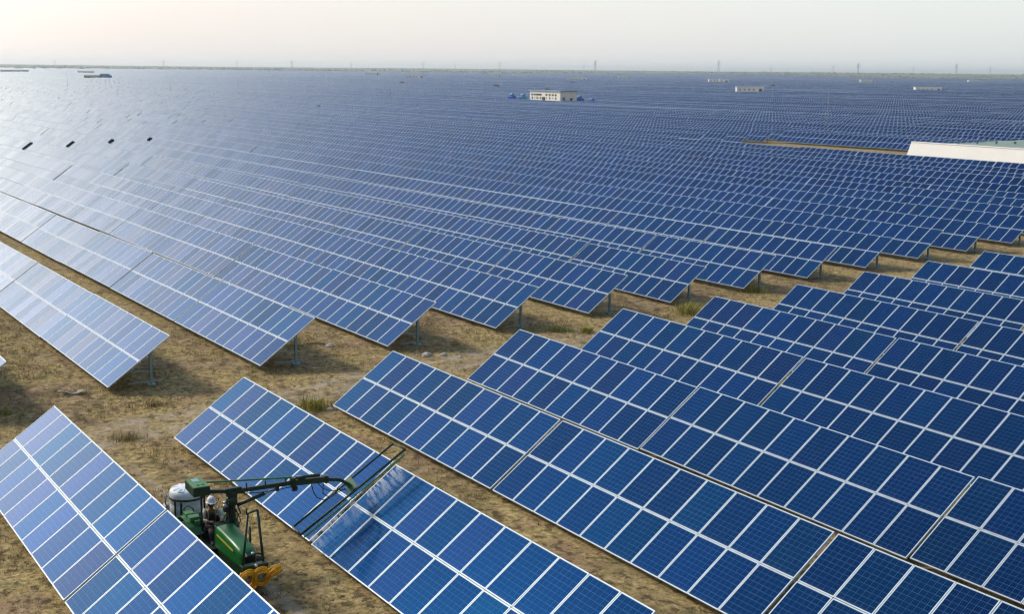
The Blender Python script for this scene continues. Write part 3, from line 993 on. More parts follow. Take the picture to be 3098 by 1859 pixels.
# wheels
def wheel(x, y, r, w, rimr, lugs):
    m = MB()
    prof = [(rimr, -w / 2 * .8), (r * .86, -w / 2), (r * .95, -w / 2 * .86), (r * .97, -w / 4), (r * .97, w / 4), (r * .95, w / 2 * .86), (r * .86, w / 2), (rimr, w / 2 * .8)]
    m.lathe((0, 0, 0), prof, 36, 'Y')
    for q in range(lugs):
        a = 2 * PI * q / lugs
        for s in (-1, 1):
            aa = a + (PI / lugs if s > 0 else 0)
            c = Vector((math.cos(aa) * r * .975, s * w * .23, math.sin(aa) * r * .975))
            R = Matrix.Rotation(-aa, 3, 'Y') @ Matrix.Rotation(s * .6, 3, 'X')
            m.box(c, (r * .07, w * .5, r * .07), R)
    t = m.build('wheel', M_BLACK, tr_); t.location = (x, y, r)
    m = MB()
    m.lathe((0, 0, 0), [(0, -.05), (rimr * .3, -.06), (rimr * .35, -.02), (rimr * .85, -.02), (rimr * .97, -w * .4), (rimr * 1.02, -w * .4),
                        (rimr * 1.02, w * .4), (rimr * .97, w * .4), (rimr * .85, .02), (rimr * .35, .02), (rimr * .3, .06), (0, .05)], 28, 'Y')
    m.build('rim', M_YELLOW, t)
for s in (-1, 1):
    wheel(-.78, s * .50, .56, .28, .30, 18)
    wheel(1.62, s * .46, .36, .19, .19, 14)

# fenders with lids and boxes
for s in (-1, 1):
    m = MB()
    pr = []
    for q in range(9):
        a = math.radians(170 - q * 17.5)
        pr.append((-.78 + .66 * math.cos(a), .56 + .66 * math.sin(a)))
    for (xa, za), (xb, zb) in zip(pr, pr[1:]):
        m.bar((xa, s * .50, za), (xb, s * .50, zb), .34, .03)
    m.prism(pr + [(-.25, .75), (-1.1, .75)], s * .35 - .012, s * .35 + .012)
    fd = m.build('fender', M_LGREEN, tr_)
    if s < 0:
        m = MB()
        m.box((-.86, -.45, 1.26), (.28, .24, .10), bevel=.02)
        m.box((-.56, -.43, 1.235), (.26, .26, .12), bevel=.02)
        m.box((-.36, -.40, 1.17), (.10, .14, .12), bevel=.02)
        m.build('tool_box', M_LGREEN, fd)
        m = MB()
        m.tube([(-1.12, -.5, 1.05), (-1.1, -.5, 1.34), (-1.02, -.42, 1.42), (-.92, -.32, 1.36), (-.9, -.3, 1.2)], .018, 8)
        m.build('grab_rail', M_BLACK, fd)

# seat, steering, console, levers
m = MB()
m.box((-.55, 0, .86), (.42, .42, .10), bevel=.035)
m.box((-.78, 0, 1.08), (.10, .40, .42), Matrix.Rotation(-.12, 3, 'Y'), bevel=.035)
m.box((-.55, 0, .74), (.2, .2, .16))
m.build('seat', M_SEAT, tr_)
m = MB()
m.box((.40, 0, .98), (.24, .40, .56), bevel=.03)
m.box((.36, 0, 1.25), (.20, .34, .07), Matrix.Rotation(.4, 3, 'Y'), bevel=.015)
m.build('dashboard', M_DGREEN, tr_)
m = MB()
ring = [(.16 + .17 * math.cos(a) * .8, .17 * math.sin(a), 1.22 + .17 * math.cos(a) * .6) for a in [2 * PI * q / 24 for q in range(24)]]
m.tube(ring, .014, 8, closed=True)
m.tube([(.16, 0, 1.22), (.34, 0, 1.05)], .018, 8)
for q in (0, 8, 16): m.tube([(.16, 0, 1.22), ring[q]], .009, 6)
m.build('steering_wheel', M_BLACK, tr_)
M_KHAKI = paint('pale_khaki_paint', (.42, .40, .20), .55, dirt=.2)
for x, y in ((-.34, .26), (-.22, .38)):
    m = MB()
    m.bar((x, y - .10, .98), (x + .02, y + .10, 1.30), .05, .05, bevel=.008)
    m.tube([(x + .02, y + .10, 1.30), (x + .05, y + .13, 1.36)], .025, 8)
    m.build('control_lever', M_KHAKI, tr_)
m = MB()
m.tube([(-.82, .18, .85), (-.80, .16, 1.18)], .015, 8); m.lathe((-.80, .16, 1.21), [(0, -.035), (.03, -.02), (.036, 0), (.03, .022), (0, .036)], 14, mi=1)
m.box((-.84, .2, .98), (.22, .2, .3), bevel=.03)
m.build('gear_lever', [M_BLACK, M_TANK], tr_)

# rear platform, tank, pump
m = MB()
m.box((-2.35, 0, .47), (1.45, 1.02, .06), bevel=.008)
for s in (-1, 1):
    m.bar((-3.05, s * .38, .40), (-.9, s * .30, .46), .09, .12)
    m.bar((-1.65, s * .40, .50), (-1.65, s * .40, 1.32), .05, .05)
m.build('platform', M_DGREEN, tr_)
TKX = -2.36
m = MB()
m.lathe((TKX, 0, 0), [(0, .505), (.44, .505), (.462, .54), (.465, .80), (.455, .82), (.465, .84), (.465, 1.06), (.455, 1.08), (.465, 1.10),
                      (.465, 1.24), (.47, 1.29), (.466, 1.36), (.445, 1.425), (.39, 1.465), (.28, 1.49), (.16, 1.505), (.13, 1.52), (0, 1.525)], 48)
for q in range(8):
    a = 2 * PI * q / 8 + .2
    m.box((TKX + .31 * math.cos(a), .31 * math.sin(a), 1.472), (.20, .05, .045), Matrix.Rotation(a, 3, 'Z') @ Matrix.Rotation(.16, 3, 'Y'), bevel=.015)
tank = m.build('water_tank', M_TANK, tr_)
m = MB(); m.lathe((TKX - .05, .12, 1.50), [(0, .06), (.12, .055), (.135, .03), (.135, -.02), (0, -.02)], 26)
m.build('lid', M_BLACK, tank)
m = MB(); m.lathe((TKX, 0, 1.235), [(.468, -.028), (.480, -.022), (.480, .022), (.468, .028)], 48)
for a in (-1.05, -2.5, .9, 2.4):
    m.bar((TKX + .474 * math.cos(a), .474 * math.sin(a), .5), (TKX + .474 * math.cos(a), .474 * math.sin(a), 1.24), .045, .02)
m.build('strap', M_BLACK, tank)
m = MB(); m.box((TKX + .25, -.23, 1.472), (.16, .13, .012), Matrix.Rotation(-.75, 3, 'Z') @ Matrix.Rotation(.2, 3, 'Y'))
m.build('vent_plate', M_STEEL, tank)
m = MB()
m.lathe((-2.98, -.36, .78), [(0, -.14), (.09, -.14), (.12, -.11), (.12, .11), (.09, .14), (0, .14)], 22, 'X')
m.tube([(-2.98, -.36, .66), (-2.98, -.36, .5)], .04, 8)
m.tube([(-2.86, -.38, .82), (-2.7, -.5, 1.0), (-2.68, -.46, 1.25)], .022, 8)
m.build('pump', M_GREY, tr_)

# crane: mast, hydraulics, boom, counterweight
MX, MY = .10, .36
m = MB()
m.lathe((MX, MY, 0), [(.17, .60), (.17, .72), (.10, .76), (.09, 1.60), (.13, 1.64), (.15, 1.68), (.15, 1.82), (.11, 1.88), (0, 1.88)], 24)
m.box((MX, MY, 1.93), (.22, .24, .16), bevel=.02)
m.bar((MX, .0, .66), (MX, MY, .66), .18, .12)
m.bar((MX + .02, MY, .8), (MX + .45, MY - .2, .72), .07, .07)
mast = m.build('mast', M_DGREEN, tr_)
m = MB()
rr = random.Random(5)
for q in range(9):
    a = rr.uniform(0, 6.28)
    p0 = Vector((MX + .12 * math.cos(a), MY + .12 * math.sin(a), rr.uniform(.8, 1.2)))
    p1 = p0 + Vector((rr.uniform(-.22, .22), rr.uniform(-.15, .25), rr.uniform(.15, .35)))
    p2 = Vector((MX + rr.uniform(-.12, .12), MY + rr.uniform(-.1, .1), rr.uniform(1.6, 1.85)))
    m.tube([p0, (p0 + p1) / 2 + Vector((0, 0, .06)), p1, p2], .016, 6)
m.box((MX - .16, MY + .04, 1.5), (.14, .18, .22), bevel=.02)
m.box((MX + .05, MY - .18, 1.58), (.16, .12, .14), bevel=.02)
m.build('hydraulic_hose', M_BLACK, mast)
m = MB()
for q, (x, y, z) in enumerate(((-.20, .2, 1.66), (-.12, .16, 1.60), (.02, .2, 1.70), (.24, .44, 1.62))):
    m.lathe((MX + x, y + .05, z), [(0, -.03), (.035, -.03), (.035, .03), (0, .03)], 12, 'Y')
m.build('valve', M_CHROME, mast)

m = MB()
m.bar((.06, -.30, 2.10), (.10, .42, 2.00), .10, .10, bevel=.01)
m.prism([(.03, 1.92), (.17, 1.92), (.17, 2.10), (.03, 2.10)], .22, .62, bevel=.015)
m.bar((.10, .40, 1.99), (.22, 2.05, 2.00), .085, .11, bevel=.01)
m.bar((.215, 1.92, 2.00), (.46, 2.85, 2.02), .13, .15, bevel=.012)
m.bar((.45, 2.80, 2.02), (.56, 3.20, 1.97), .075, .09, bevel=.01)
m.bar((.56, 3.18, 1.975), (.56, 3.42, 1.80), .075, .09, bevel=.01)
m.box((.46, 2.83, 2.02), (.12, .10, .20), Matrix.Rotation(-.25, 3, 'Z'), bevel=.01)
m.box((.23, 1.98, 2.02), (.17, .12, .24), Matrix.Rotation(-.1, 3, 'Z'), bevel=.01)
for q in (.75, 1.25, 1.8):
    m.bar((.12 + q * .055, q, 2.0), (.10 + q * .055, q, 2.20 - q * .035), .03, .03)
m.box((.30, 2.2, 2.12), (.10, .20, .07), bevel=.01)
boom = m.build('boom', M_DGREEN, tr_)
m = MB(); m.bar((.04, -.42, 2.345), (.19, 2.0, 2.13), .04, .045, bevel=.006)
m.build('rod', M_LGREEN, boom)
m = MB()
m.tube([(MX + .02, MY + .14, 1.62), (.17, 1.22, 1.82)], .05, 12)
m.tube([(.17, 1.22, 1.82), (.19, 1.55, 1.90)], .026, 10, mi=1)
m.box((.19, 1.56, 1.91), (.10, .10, .14), bevel=.01)
m.tube([(.27, 2.05, 2.14), (.42, 2.66, 2.15)], .042, 12)
m.tube([(.42, 2.66, 2.15), (.48, 2.9, 2.10)], .022, 10, mi=1)
m.build('ram', [M_DGREEN, M_CHROME], boom)
m = MB()
m.tube([(.34, 2.45, 1.94), (.36, 2.5, 1.70), (.30, 2.62, 1.50), (.36, 2.8, 1.42), (.5, 3.0, 1.55), (.55, 3.15, 1.80)], .014, 6)
m.tube([(.44, 2.75, 1.92), (.40, 2.75, 1.62), (.42, 2.92, 1.50), (.52, 3.1, 1.62), (.60, 3.3, 1.72)], .014, 6)
m.tube([(.40, 2.6, 1.95), (.46, 2.72, 1.78), (.55, 2.95, 1.70), (.62, 3.35, 1.70)], .012, 6)
m.tube([(.17, .6, 1.93), (.20, 1.0, 1.88), (.22, 1.5, 1.87), (.24, 2.0, 1.90)], .013, 6)
m.box((.25, 2.02, 1.84), (.10, .14, .12), bevel=.015)
m.build('water_hose', M_BLACK, boom)
m = MB()
m.box((.05, -.50, 2.235), (.80, .42, .23), Matrix.Rotation(-.06, 3, 'Z'), bevel=.012)
m.box((.05, -.50, 2.358), (.78, .40, .012), Matrix.Rotation(-.06, 3, 'Z'), mi=1)  # lighter green top sheet: sky brightness on the box put into its colour
m.bar((-.30, -.30, 2.2), (-.30, -.30, 1.0), .04, .04)
cw = m.build('counterweight', [M_DGREEN, M_LGREEN], tr_)
m = MB()
m.box((.27, -.56, 2.367), (.07, .06, .008), Matrix.Rotation(.6, 3, 'Z')); m.box((.27, -.43, 2.367), (.07, .06, .008), Matrix.Rotation(.6, 3, 'Z'))
m.build('slot', M_BLACK, cw)
m = MB(); m.box((-.16, -.49, 2.366), (.24, .17, .008)); m.build('plate', M_STEEL, cw)

# spray frame held over the modules
bL, bR = Vector((-.09, 2.10, .66)), Vector((.50, 2.06, .64))
tL, tR = Vector((.33, 4.88, 2.66)), Vector((1.00, 4.88, 2.66))
m = MB()
m.tube([bL, tL], .028, 10); m.tube([bR, tR], .032, 10); m.tube([bL, bR], .028, 10); m.tube([tL, tR], .028, 10)
fr_ = m.build('spray_frame', M_DGREEN, tr_)
off = Vector((.13, -.02, -.07))
m = MB()
m.tube([bR + off + (tR - bR) * .02, tR + off - (tR - bR) * .02], .022, 8)
for q in range(9):
    t = .03 + q * .117
    m.tube([bR + (tR - bR) * t, bR + (tR - bR) * t + off], .012, 6)
for q in range(34):
    t = .05 + q * .0273
    p = bR + off + (tR - bR) * t
    m.tube([p, p + Vector((.035, 0, -.03))], .012, 6)
m.build('nozzle_pipe', M_LGREEN, fr_)
m = MB()
c0 = bL + (tL - bL) * .52; c1 = bR + (tR - bR) * .52
m.bar(c0, c1, .05, .06)
m.poly([c0 + Vector((.05, -.05, .10)), c1 + Vector((0, -.24, -.08)), c1 + Vector((0, .06, .10)), c0 + Vector((.10, .10, .20))])
r_s = bmesh.ops.solidify(m.bm, geom=m.bm.faces[:][-1:], thickness=.015)
m.bar((.56, 3.36, 1.84), (c0 + c1) / 2, .09, .09)
m.build('bracket', M_LGREEN, fr_)

# front guard frame and bumper
m = MB()
xf = 2.47
m.tube([(xf - .06, -.27, .78), (xf, -.25, 1.0), (xf + .03, -.11, 2.24)], .028, 10)
m.tube([(xf - .06, .27, .78), (xf, .25, 1.0), (xf + .03, .13, 2.27)], .032, 10)
m.tube([(xf + .03, -.14, 2.22), (xf + .03, .13, 2.27)], .026, 10)
m.tube([(xf + .03, -.14, 2.20), (xf + .03, -.15, 2.36)], .02, 8)
m.tube([(xf, -.24, 1.10), (xf + .02, -.12, 1.16), (xf + .02, .12, 1.18), (xf, .24, 1.12)], .022, 8)
m.build('guard_frame', M_DGREEN, tr_)
m = MB()
m.box((2.50, .0, .86), (.20, .66, .16), bevel=.02)
m.box((2.36, 0, .70), (.40, .30, .16), bevel=.02)
for q in range(5): m.box((2.603, -.24 + q * .11, .90), (.012, .06, .05))
bp = m.build('bumper', M_DGREEN, tr_)
m = MB(); m.bar((2.56, -.36, .765), (2.58, .38, .785), .10, .045, bevel=.008)
m.tube([(2.58, .36, .78), (2.60, .37, .90)], .018, 8)
m.build('bar', M_YELLOW, bp)
m = MB(); m.lathe((2.60, .02, .92), [(0, .03), (.03, .03), (.04, 0), (.04, -.03), (0, -.03)], 14, 'X'); m.build('lamp', M_LAMP, bp)

# orange hoses hung on the bumper
def coil(name, c, R0, tilt, seed, loops, label, tail=None):
    r = random.Random(seed)
    m = MB()
    Rm = Euler(tilt).to_matrix()
    pts = []
    n = 22
    for q in range(loops * n):
        a = 2 * PI * q / n
        lp = q / n
        rad = R0 * (.92 + .24 * math.sin(lp * 2.7 + seed) + .08 * math.sin(2 * a + lp * 2.1 + seed))
        pts.append(Rm @ Vector((.018 * math.sin(lp * 1.9 + seed) + (.075 * (lp / loops - .5) * 2 + .02 * math.sin(lp * 5.3 + seed)), rad * math.cos(a), rad * math.sin(a) * 1.08)))
    m.tube(pts, .0135, 7)
    if tail:
        m.tube(tail, .0155, 7)
    o = m.build(name, M_ORANGE)
    o.location = Vector(c) + Vector((TX, TY, TZ))
    return tag(o, label, 'hose', 'orange hose coils on the tractor front')
coil('hose_coil', (2.66, -.22, .60), .235, (.05, .25, .15), 1, 12, 'orange hose coil at the left end of the yellow bar, round a grey hub',
     [Rv for Rv in (Vector((.02, .1, -.12)), Vector((.04, .16, -.3)), Vector((.03, .12, -.44)), Vector((.0, .02, -.52)), Vector((-.04, -.04, -.42)), Vector((-.02, .0, -.2)))])
coil('hose_coil', (2.70, .10, .66), .20, (.0, .35, -.1), 4, 12, 'middle orange hose coil on the yellow bar, its loops round a teal drum')
coil('hose_coil', (2.72, .40, .72), .205, (.1, .75, .5), 9, 11, 'orange hose coil hanging free off the right end of the yellow bar')
m = MB(); m.lathe((2.62, -.22, .60), [(0, .06), (.075, .06), (.085, .03), (.085, -.04), (0, -.04)], 18, 'X'); m.build('hub', M_GREY, tr_)
m = MB(); m.lathe((2.64, .10, .66), [(0, .06), (.08, .06), (.09, .03), (.09, -.06), (0, -.06)], 18, 'X'); m.build('hub', M_STEEL, tr_)

# ------------------------------------------------------------------ water spray
N = 36000
t = rng.random(N)
t = np.where(t < .5, .05 + t * .86, .545 + (t - .5) * .70)
u = .24 + .62 * rng.random(N) ** 1.25
kp = vnoise(t * 60, u * 3.0, 1.0, 41) * .6 + vnoise(t * 150, u * 6.0, 1.0, 42) * .4 > .50
t = t[kp]; u = u[kp]; N = len(t)
p0 = np.array(bR + off)[None] + np.array(tR - bR)[None] * t[:, None] + np.array([.03, 0, -.03])
reach = rng.uniform(.45, .85, N)
side = rng.normal(0, .022, N)
fall = np.minimum(.36, .12 + .5 * reach)
P = p0 + np.stack([reach * u, side * u - .03 * u, .02 * u - fall * u * u], 1)
dv = np.stack([reach, side - .03, .02 - 2 * fall * u], 1); dv /= np.linalg.norm(dv, axis=1)[:, None]
ln = rng.uniform(.006, .05, N)[:, None]; wd = rng.uniform(.0007, .0019, N)[:, None]
s1 = np.cross(dv, rng.normal(0, 1, (N, 3))); s1 /= np.linalg.norm(s1, axis=1)[:, None]
s2_ = np.cross(dv, s1)
tips = [P - dv * ln, P + s1 * wd, P + (-.5 * s1 + .87 * s2_) * wd, P + (-.5 * s1 - .87 * s2_) * wd, P + dv * ln]
V = np.stack(tips, 1).reshape(-1, 3)
b = (np.arange(N) * 5)[:, None]
F = np.concatenate([b + np.array([[0, i_, j_]]) for i_, j_ in ((2, 1), (3, 2), (1, 3))] + [b + np.array([[4, i_, j_]]) for i_, j_ in ((1, 2), (2, 3), (3, 1))], 0)
k = NT('spray_water')
k.set(Base_Color=(.93, .95, .97), Roughness=.3, Alpha=.18)
wsp = link(bpy.data.objects.new('water_spray', mesh_np('water_spray', V, F, [k.m])))
wsp.location = (TX, TY, TZ)
tag(wsp, 'fine white water spray fanning from the nozzle pipe over the modules', 'water spray', kind='stuff')

# ------------------------------------------------------------------ the operator
def skin(name, pts, edges, rad, mats, parent=None, root=0, sub=2):
    me_ = bpy.data.meshes.new(name)
    me_.from_pydata([Vector(p) for p in pts], edges, [])
    tmp = bpy.data.objects.new('tmp', me_); COL.objects.link(tmp)
    tmp.modifiers.new('s', 'SKIN')
    for v, r in zip(me_.skin_vertices[0].data, rad):
        v.radius = (r, r) if isinstance(r, float) else r
        v.use_root = False
    me_.skin_vertices[0].data[root].use_root = True
    sm = tmp.modifiers.new('d', 'SUBSURF'); sm.levels = sub; sm.render_levels = sub
    dg = bpy.context.evaluated_depsgraph_get()
    out = bpy.data.meshes.new_from_object(tmp.evaluated_get(dg))
    bpy.data.objects.remove(tmp)
    out.name = name
    out.materials.clear()
    for m_ in mats: out.materials.append(m_)
    for p in out.polygons: p.use_smooth = True
    return link(bpy.data.objects.new(name, out), parent)

M_SKIN = paint('skin', (.24, .12, .07), .55, dirt=.05)
M_SHIRT = paint('pale_shirt', (.60, .58, .50), .85, dirt=.1)
M_VEST = paint('dark_vest', (.016, .016, .022), .8, dirt=.1)
M_TROUS = paint('dark_trousers', (.035, .034, .04), .85, dirt=.15)
M_HELM = paint('white_helmet', (.80, .82, .84), .3, dirt=.06)
M_HAIR = paint('black_hair', (.01, .009, .008), .6, dirt=0)


P_ = {'pel': (-.52, 0, .95), 'belly': (-.52, 0, 1.10), 'chest': (-.49, 0, 1.28), 'neck0': (-.46, 0, 1.42), 'neck': (-.44, 0, 1.49), 'head': (-.42, 0, 1.58), 'crown': (-.42, 0, 1.665)}
names = list(P_); pts = [P_[n_] for n_ in names]; edges = [(i_, i_ + 1) for i_ in range(6)]
rad = [(.14, .11), (.125, .10), (.155, .11), (.07, .06), (.048, .048), (.075, .088), (.062, .07)]
def addp(p, r, par):
    pts.append(p); rad.append(r); edges.append((par, len(pts) - 1)); return len(pts) - 1
ends = {}
for s in (-1, 1):
    a = addp((-.47, s * .19, 1.385), .058, 2)
    b_ = addp((-.36, s * .25, 1.19), .045, a)
    c_ = addp((-.14, s * .17, 1.20), .034, b_)
    d_ = addp((-.07, s * .15, 1.225), (.034, .02), c_)
    for q in range(4):                                     # fingers closing round the wheel rim
        f0 = addp((-.02 + .002 * q, s * (.155 - .022 * q), 1.245 + .004 * q), .0095, d_)
        f1 = addp((.022, s * (.155 - .022 * q), 1.235), .0085, f0)
        addp((.024 - .004 * (q == 3), s * (.152 - .022 * q), 1.205), .0075, f1)
    t0 = addp((-.055, s * .105, 1.225), .010, d_)
    addp((-.02, s * .085, 1.21), .0085, t0)
    h = addp((-.46, s * .10, .93), .088, 0)
    kn = addp((-.06, s * .15, 1.00), .064, h)
    an = addp((.06, s * .17, .72), .042, kn)
    addp((.19, s * .18, .70), (.04, .03), an)
body = skin('person', pts, edges, rad, [M_SKIN])
body.location = (TX, TY, TZ)
tag(body, 'person in white helmet, dark vest and pale sleeves seated driving the tractor', 'person')
# clothing
cp = [(-.52, 0, .96), (-.52, 0, 1.10), (-.49, 0, 1.28), (-.465, 0, 1.41)]
ce = [(0, 1), (1, 2), (2, 3)]; crd = [(.15, .12), (.14, .115), (.17, .125), (.085, .07)]
skin('vest', cp, ce, crd, [M_VEST], body)
for s in (-1, 1):
    skin('sleeve', [(-.475, s * .165, 1.39), (-.465, s * .205, 1.375), (-.36, s * .255, 1.19), (-.17, s * .18, 1.20)], [(0, 1), (1, 2), (2, 3)], [.066, .068, .056, .044], [M_SHIRT], body, 1)
    skin('trouser_leg', [(-.50, s * .08, .93), (-.06, s * .15, 1.0), (.055, s * .17, .74)], [(0, 1), (1, 2)], [.105, .078, .056], [M_TROUS], body, 1)
    skin('shoe', [(.05, s * .17, .715), (.13, s * .18, .70), (.22, s * .185, .695)], [(0, 1), (1, 2)], [.052, .052, .042], [M_BLACK], body, 1)
    m = MB(); m.tube([(-.40, s * .10, 1.20), (-.36, s * .10, 1.30), (-.42, s * .10, 1.42), (-.52, s * .10, 1.42), (-.62, s * .10, 1.28)], .014, 6)
    m.build('vest_strap', M_KHAKI, body)
m = MB()
m.lathe((-.425, 0, 1.625), [(.135, -.012), (.138, 0), (.118, .006), (.112, .05), (.095, .105), (.06, .142), (.025, .155), (0, .157)], 28)
m.box((-.30, 0, 1.625), (.10, .16, .012), Matrix.Rotation(.12, 3, 'Y'), bevel=.004)
m.bar((-.53, 0, 1.755), (-.32, 0, 1.755), .022, .05, bevel=.008)
m.build('helmet', M_HELM, body)
m = MB(); m.lathe((-.432, 0, 1.545), [(.05, -.04), (.084, -.01), (.09, .04), (.085, .08)], 22); m.build('hair', M_HAIR, body)
m = MB()
m.prism([(-.338, 1.575), (-.318, 1.55), (-.338, 1.54)], -.011, .011)
m.box((-.345, 0, 1.518), (.012, .045, .008)); 
for s in (-1, 1):
    m.lathe((-.343, s * .03, 1.588), [(0, -.009), (.009, 0), (0, .009)], 8, mi=1)
    m.box((-.43, s * .082, 1.57), (.03, .018, .05), bevel=.006)
m.build('face', [M_SKIN, M_BLACK], body)

# ------------------------------------------------------------------ the white walled compound beyond the cleared strip
M_WHITE = paint('whitewash', (.95, .945, .90), .8, dirt=.08, dirt_col=(.45, .40, .32), scale=.35, var=.08)
M_TEAL = paint('teal_sheet', (.20, .42, .40), .6, dirt=.4, dirt_col=(.42, .40, .28), scale=.4)
M_TEALD = paint('teal_cap', (.01, .20, .16), .5, dirt=.15)
wx0, wx1, wy0, wy1 = -129.0, -62.0, 150.5, 172.0
gz_ = float(gh(-125, 165))
o = empty('white_compound', (-110, 168, gz_))
def L(x, y, z): return (x + 110, y - 168, z)
m = MB()
T_ = .45
def wall_run(m, p, q, h, lean, slant=0.0):
    """battered masonry wall from p to q"""
    p, q = Vector(p), Vector(q); d = (q - p).normalized(); nrm = Vector((d.y, -d.x, 0))
    a = [p - d * slant + nrm * lean + Vector((0, 0, -.6)), q + nrm * lean + Vector((0, 0, -.6)), q + Vector((0, 0, h)), p + Vector((0, 0, h)),
         p - d * slant - nrm * T_ + Vector((0, 0, -.6)), q - nrm * T_ + Vector((0, 0, -.6)), q - nrm * T_ + Vector((0, 0, h)), p - nrm * T_ + Vector((0, 0, h))]
    v = [m.bm.verts.new(x) for x in a]
    for f in ((0, 1, 2, 3), (5, 4, 7, 6), (3, 2, 6, 7), (1, 5, 6, 2), (4, 0, 3, 7)): m.bm.faces.new([v[i_] for i_ in f])
wall_run(m, L(wx0, wy0, 0), L(wx1, wy0, 0), 3.15, .25, 1.3)
wall_run(m, L(wx0 - .01, wy0 + 2.4, 0), L(wx0 - .01, wy0 + .46, 0), 3.05, 1.28)
wall_run(m, L(wx1, wy0 + .46, 0), L(wx1, wy1, 0), 3.05, .25)
m.build('wall', M_WHITE, o)
m = MB()
m.bar(L(wx0 - .05, wy0 + .22, 3.20), L(wx1, wy0 + .22, 3.20), .62, .10, bevel=.02)
m.build('coping', M_WHITE, o)
# low sheet roof behind the wall, its back edge curving away
M_ROOFP = paint('faded_teal_sheet', (.52, .64, .56), .7, dirt=.7, dirt_col=(.70, .66, .52), scale=.9, var=.3)
def roof_pt(u, v):
    x = wx0 + 2.0 + (wx1 - wx0 - 3) * u
    dep = 1.6 + 18.6 * float(smooth(-1.0, 17.0, x - wx0))
    z = 2.95 + 1.0 * math.sin(PI * min(1, v * .62)) * float(smooth(2.0, 14.0, x - wx0)) + .04 * math.sin(u * 90) + .05 * math.sin(v * 9 + u * 14)
    return L(x, wy0 + .75 + dep * v, z)
m = MB()
secs = [[m.bm.verts.new(roof_pt(a / 59, b / 10)) for b in range(11)] for a in range(60)]
for A, B in zip(secs, secs[1:]):
    for b in range(10): m._mat([m.bm.faces.new((A[b], B[b], B[b + 1], A[b + 1]))], 0, True)
bmesh.ops.solidify(m.bm, geom=m.bm.faces[:], thickness=.06)
rf = m.build('roof', M_ROOFP, o)
for a in range(24):
    for b in range(2):
        u = .06 + a * .037 + b * .018; v = .30 + b * .42
        p = roof_pt(u, v)
        m = MB(); m.lathe(p, [(.10, -.1), (.10, .16), (.24, .18), (.20, .28), (0, .33)], 10)
        m.build('roof_vent', M_TEALD, rf)
tag(o, 'long white walled compound with low teal vented roof beside the cleared dirt strip', 'compound')

# ------------------------------------------------------------------ inverter houses and their blue transformers
M_CREAM = paint('cream_wall', (.90, .88, .80), .8, dirt=.1, scale=.6)
M_PWHITE = paint('pale_wall', (.92, .93, .92), .8, dirt=.08, scale=.6)
M_ROOFB = paint('blue_roof_edge', (.25, .42, .62), .6, dirt=.2, scale=.6)
M_DARKW = paint('dark_opening', (.012, .013, .015), .6, dirt=.1)
M_BLUE = paint('blue_transformer_paint', (.010, .14, .62), .45, dirt=.15)
M_LBLUE = paint('light_blue_paint', (.05, .30, .55), .45, dirt=.2)

hx, hy = -430.0, 291.5
hz_ = float(gh(hx, hy))
o = empty('inverter_house', (hx, hy, hz_))
LX, LY, HH = 21.6, 7.8, 5.3
m = MB(); m.box((0, 0, HH / 2 - .4), (LX, LY, HH + .8)); m.build('wall', M_CREAM, o)
m = MB()
m.box((0, 0, HH + .12), (LX + .9, LY + .9, .24), bevel=.03)
m.box((0, -LY / 2 - .40, HH + .30), (LX + .9, .12, .14)); m.box((LX / 2 + .40, .06, HH + .30), (.12, LY + .78, .14))
m.build('roof', M_ROOFB, o)
wxs = [-9.0, -7.2, -5.6, -4.2, -2.9, 1.2, 3.4, 5.6, 7.6]
for q, x in enumerate(wxs):
    low = q % 2 == 0
    m = MB(); m.box((x, -LY / 2 - .012, 3.9), (1.25, .06, .65)); w_ = m.build('window', M_DARKW, o)
    m = MB(); m.box((x, -LY / 2 - .05, 3.53), (1.4, .14, .07)); m.build('sill', M_CREAM, w_)
    if low:
        m = MB(); m.lathe((x + .15, -LY / 2 - .02, 2.6), [(0, -.05), (.42, -.05), (.48, 0), (.48, .06), (0, .06)], 18, 'Y'); m.build('fan_vent', M_DARKW, o)
    else:
        m = MB(); m.box((x, -LY / 2 - .012, 2.6), (.9, .06, .28)); m.build('louvre', M_DARKW, o)
m = MB(); m.box((-.7, -LY / 2 - .012, 1.5), (2.1, .06, 3.0)); m.build('door', M_DARKW, o)
m = MB(); m.box((LX / 2 + .012, -2.2, 1.6), (.06, 1.3, 3.0)); m.build('door', M_LBLUE, o)
m = MB(); m.box((LX / 2 + .012, 1.3, 2.0), (.06, 1.3, 1.5)); w_ = m.build('window', M_DARKW, o)
m = MB(); m.box((LX / 2 + .05, 1.3, 1.2), (.14, 1.5, .08)); m.build('sill', M_CREAM, w_)
tag(o, 'long cream inverter house with dark fan openings and pale blue roof amid the panels', 'building')

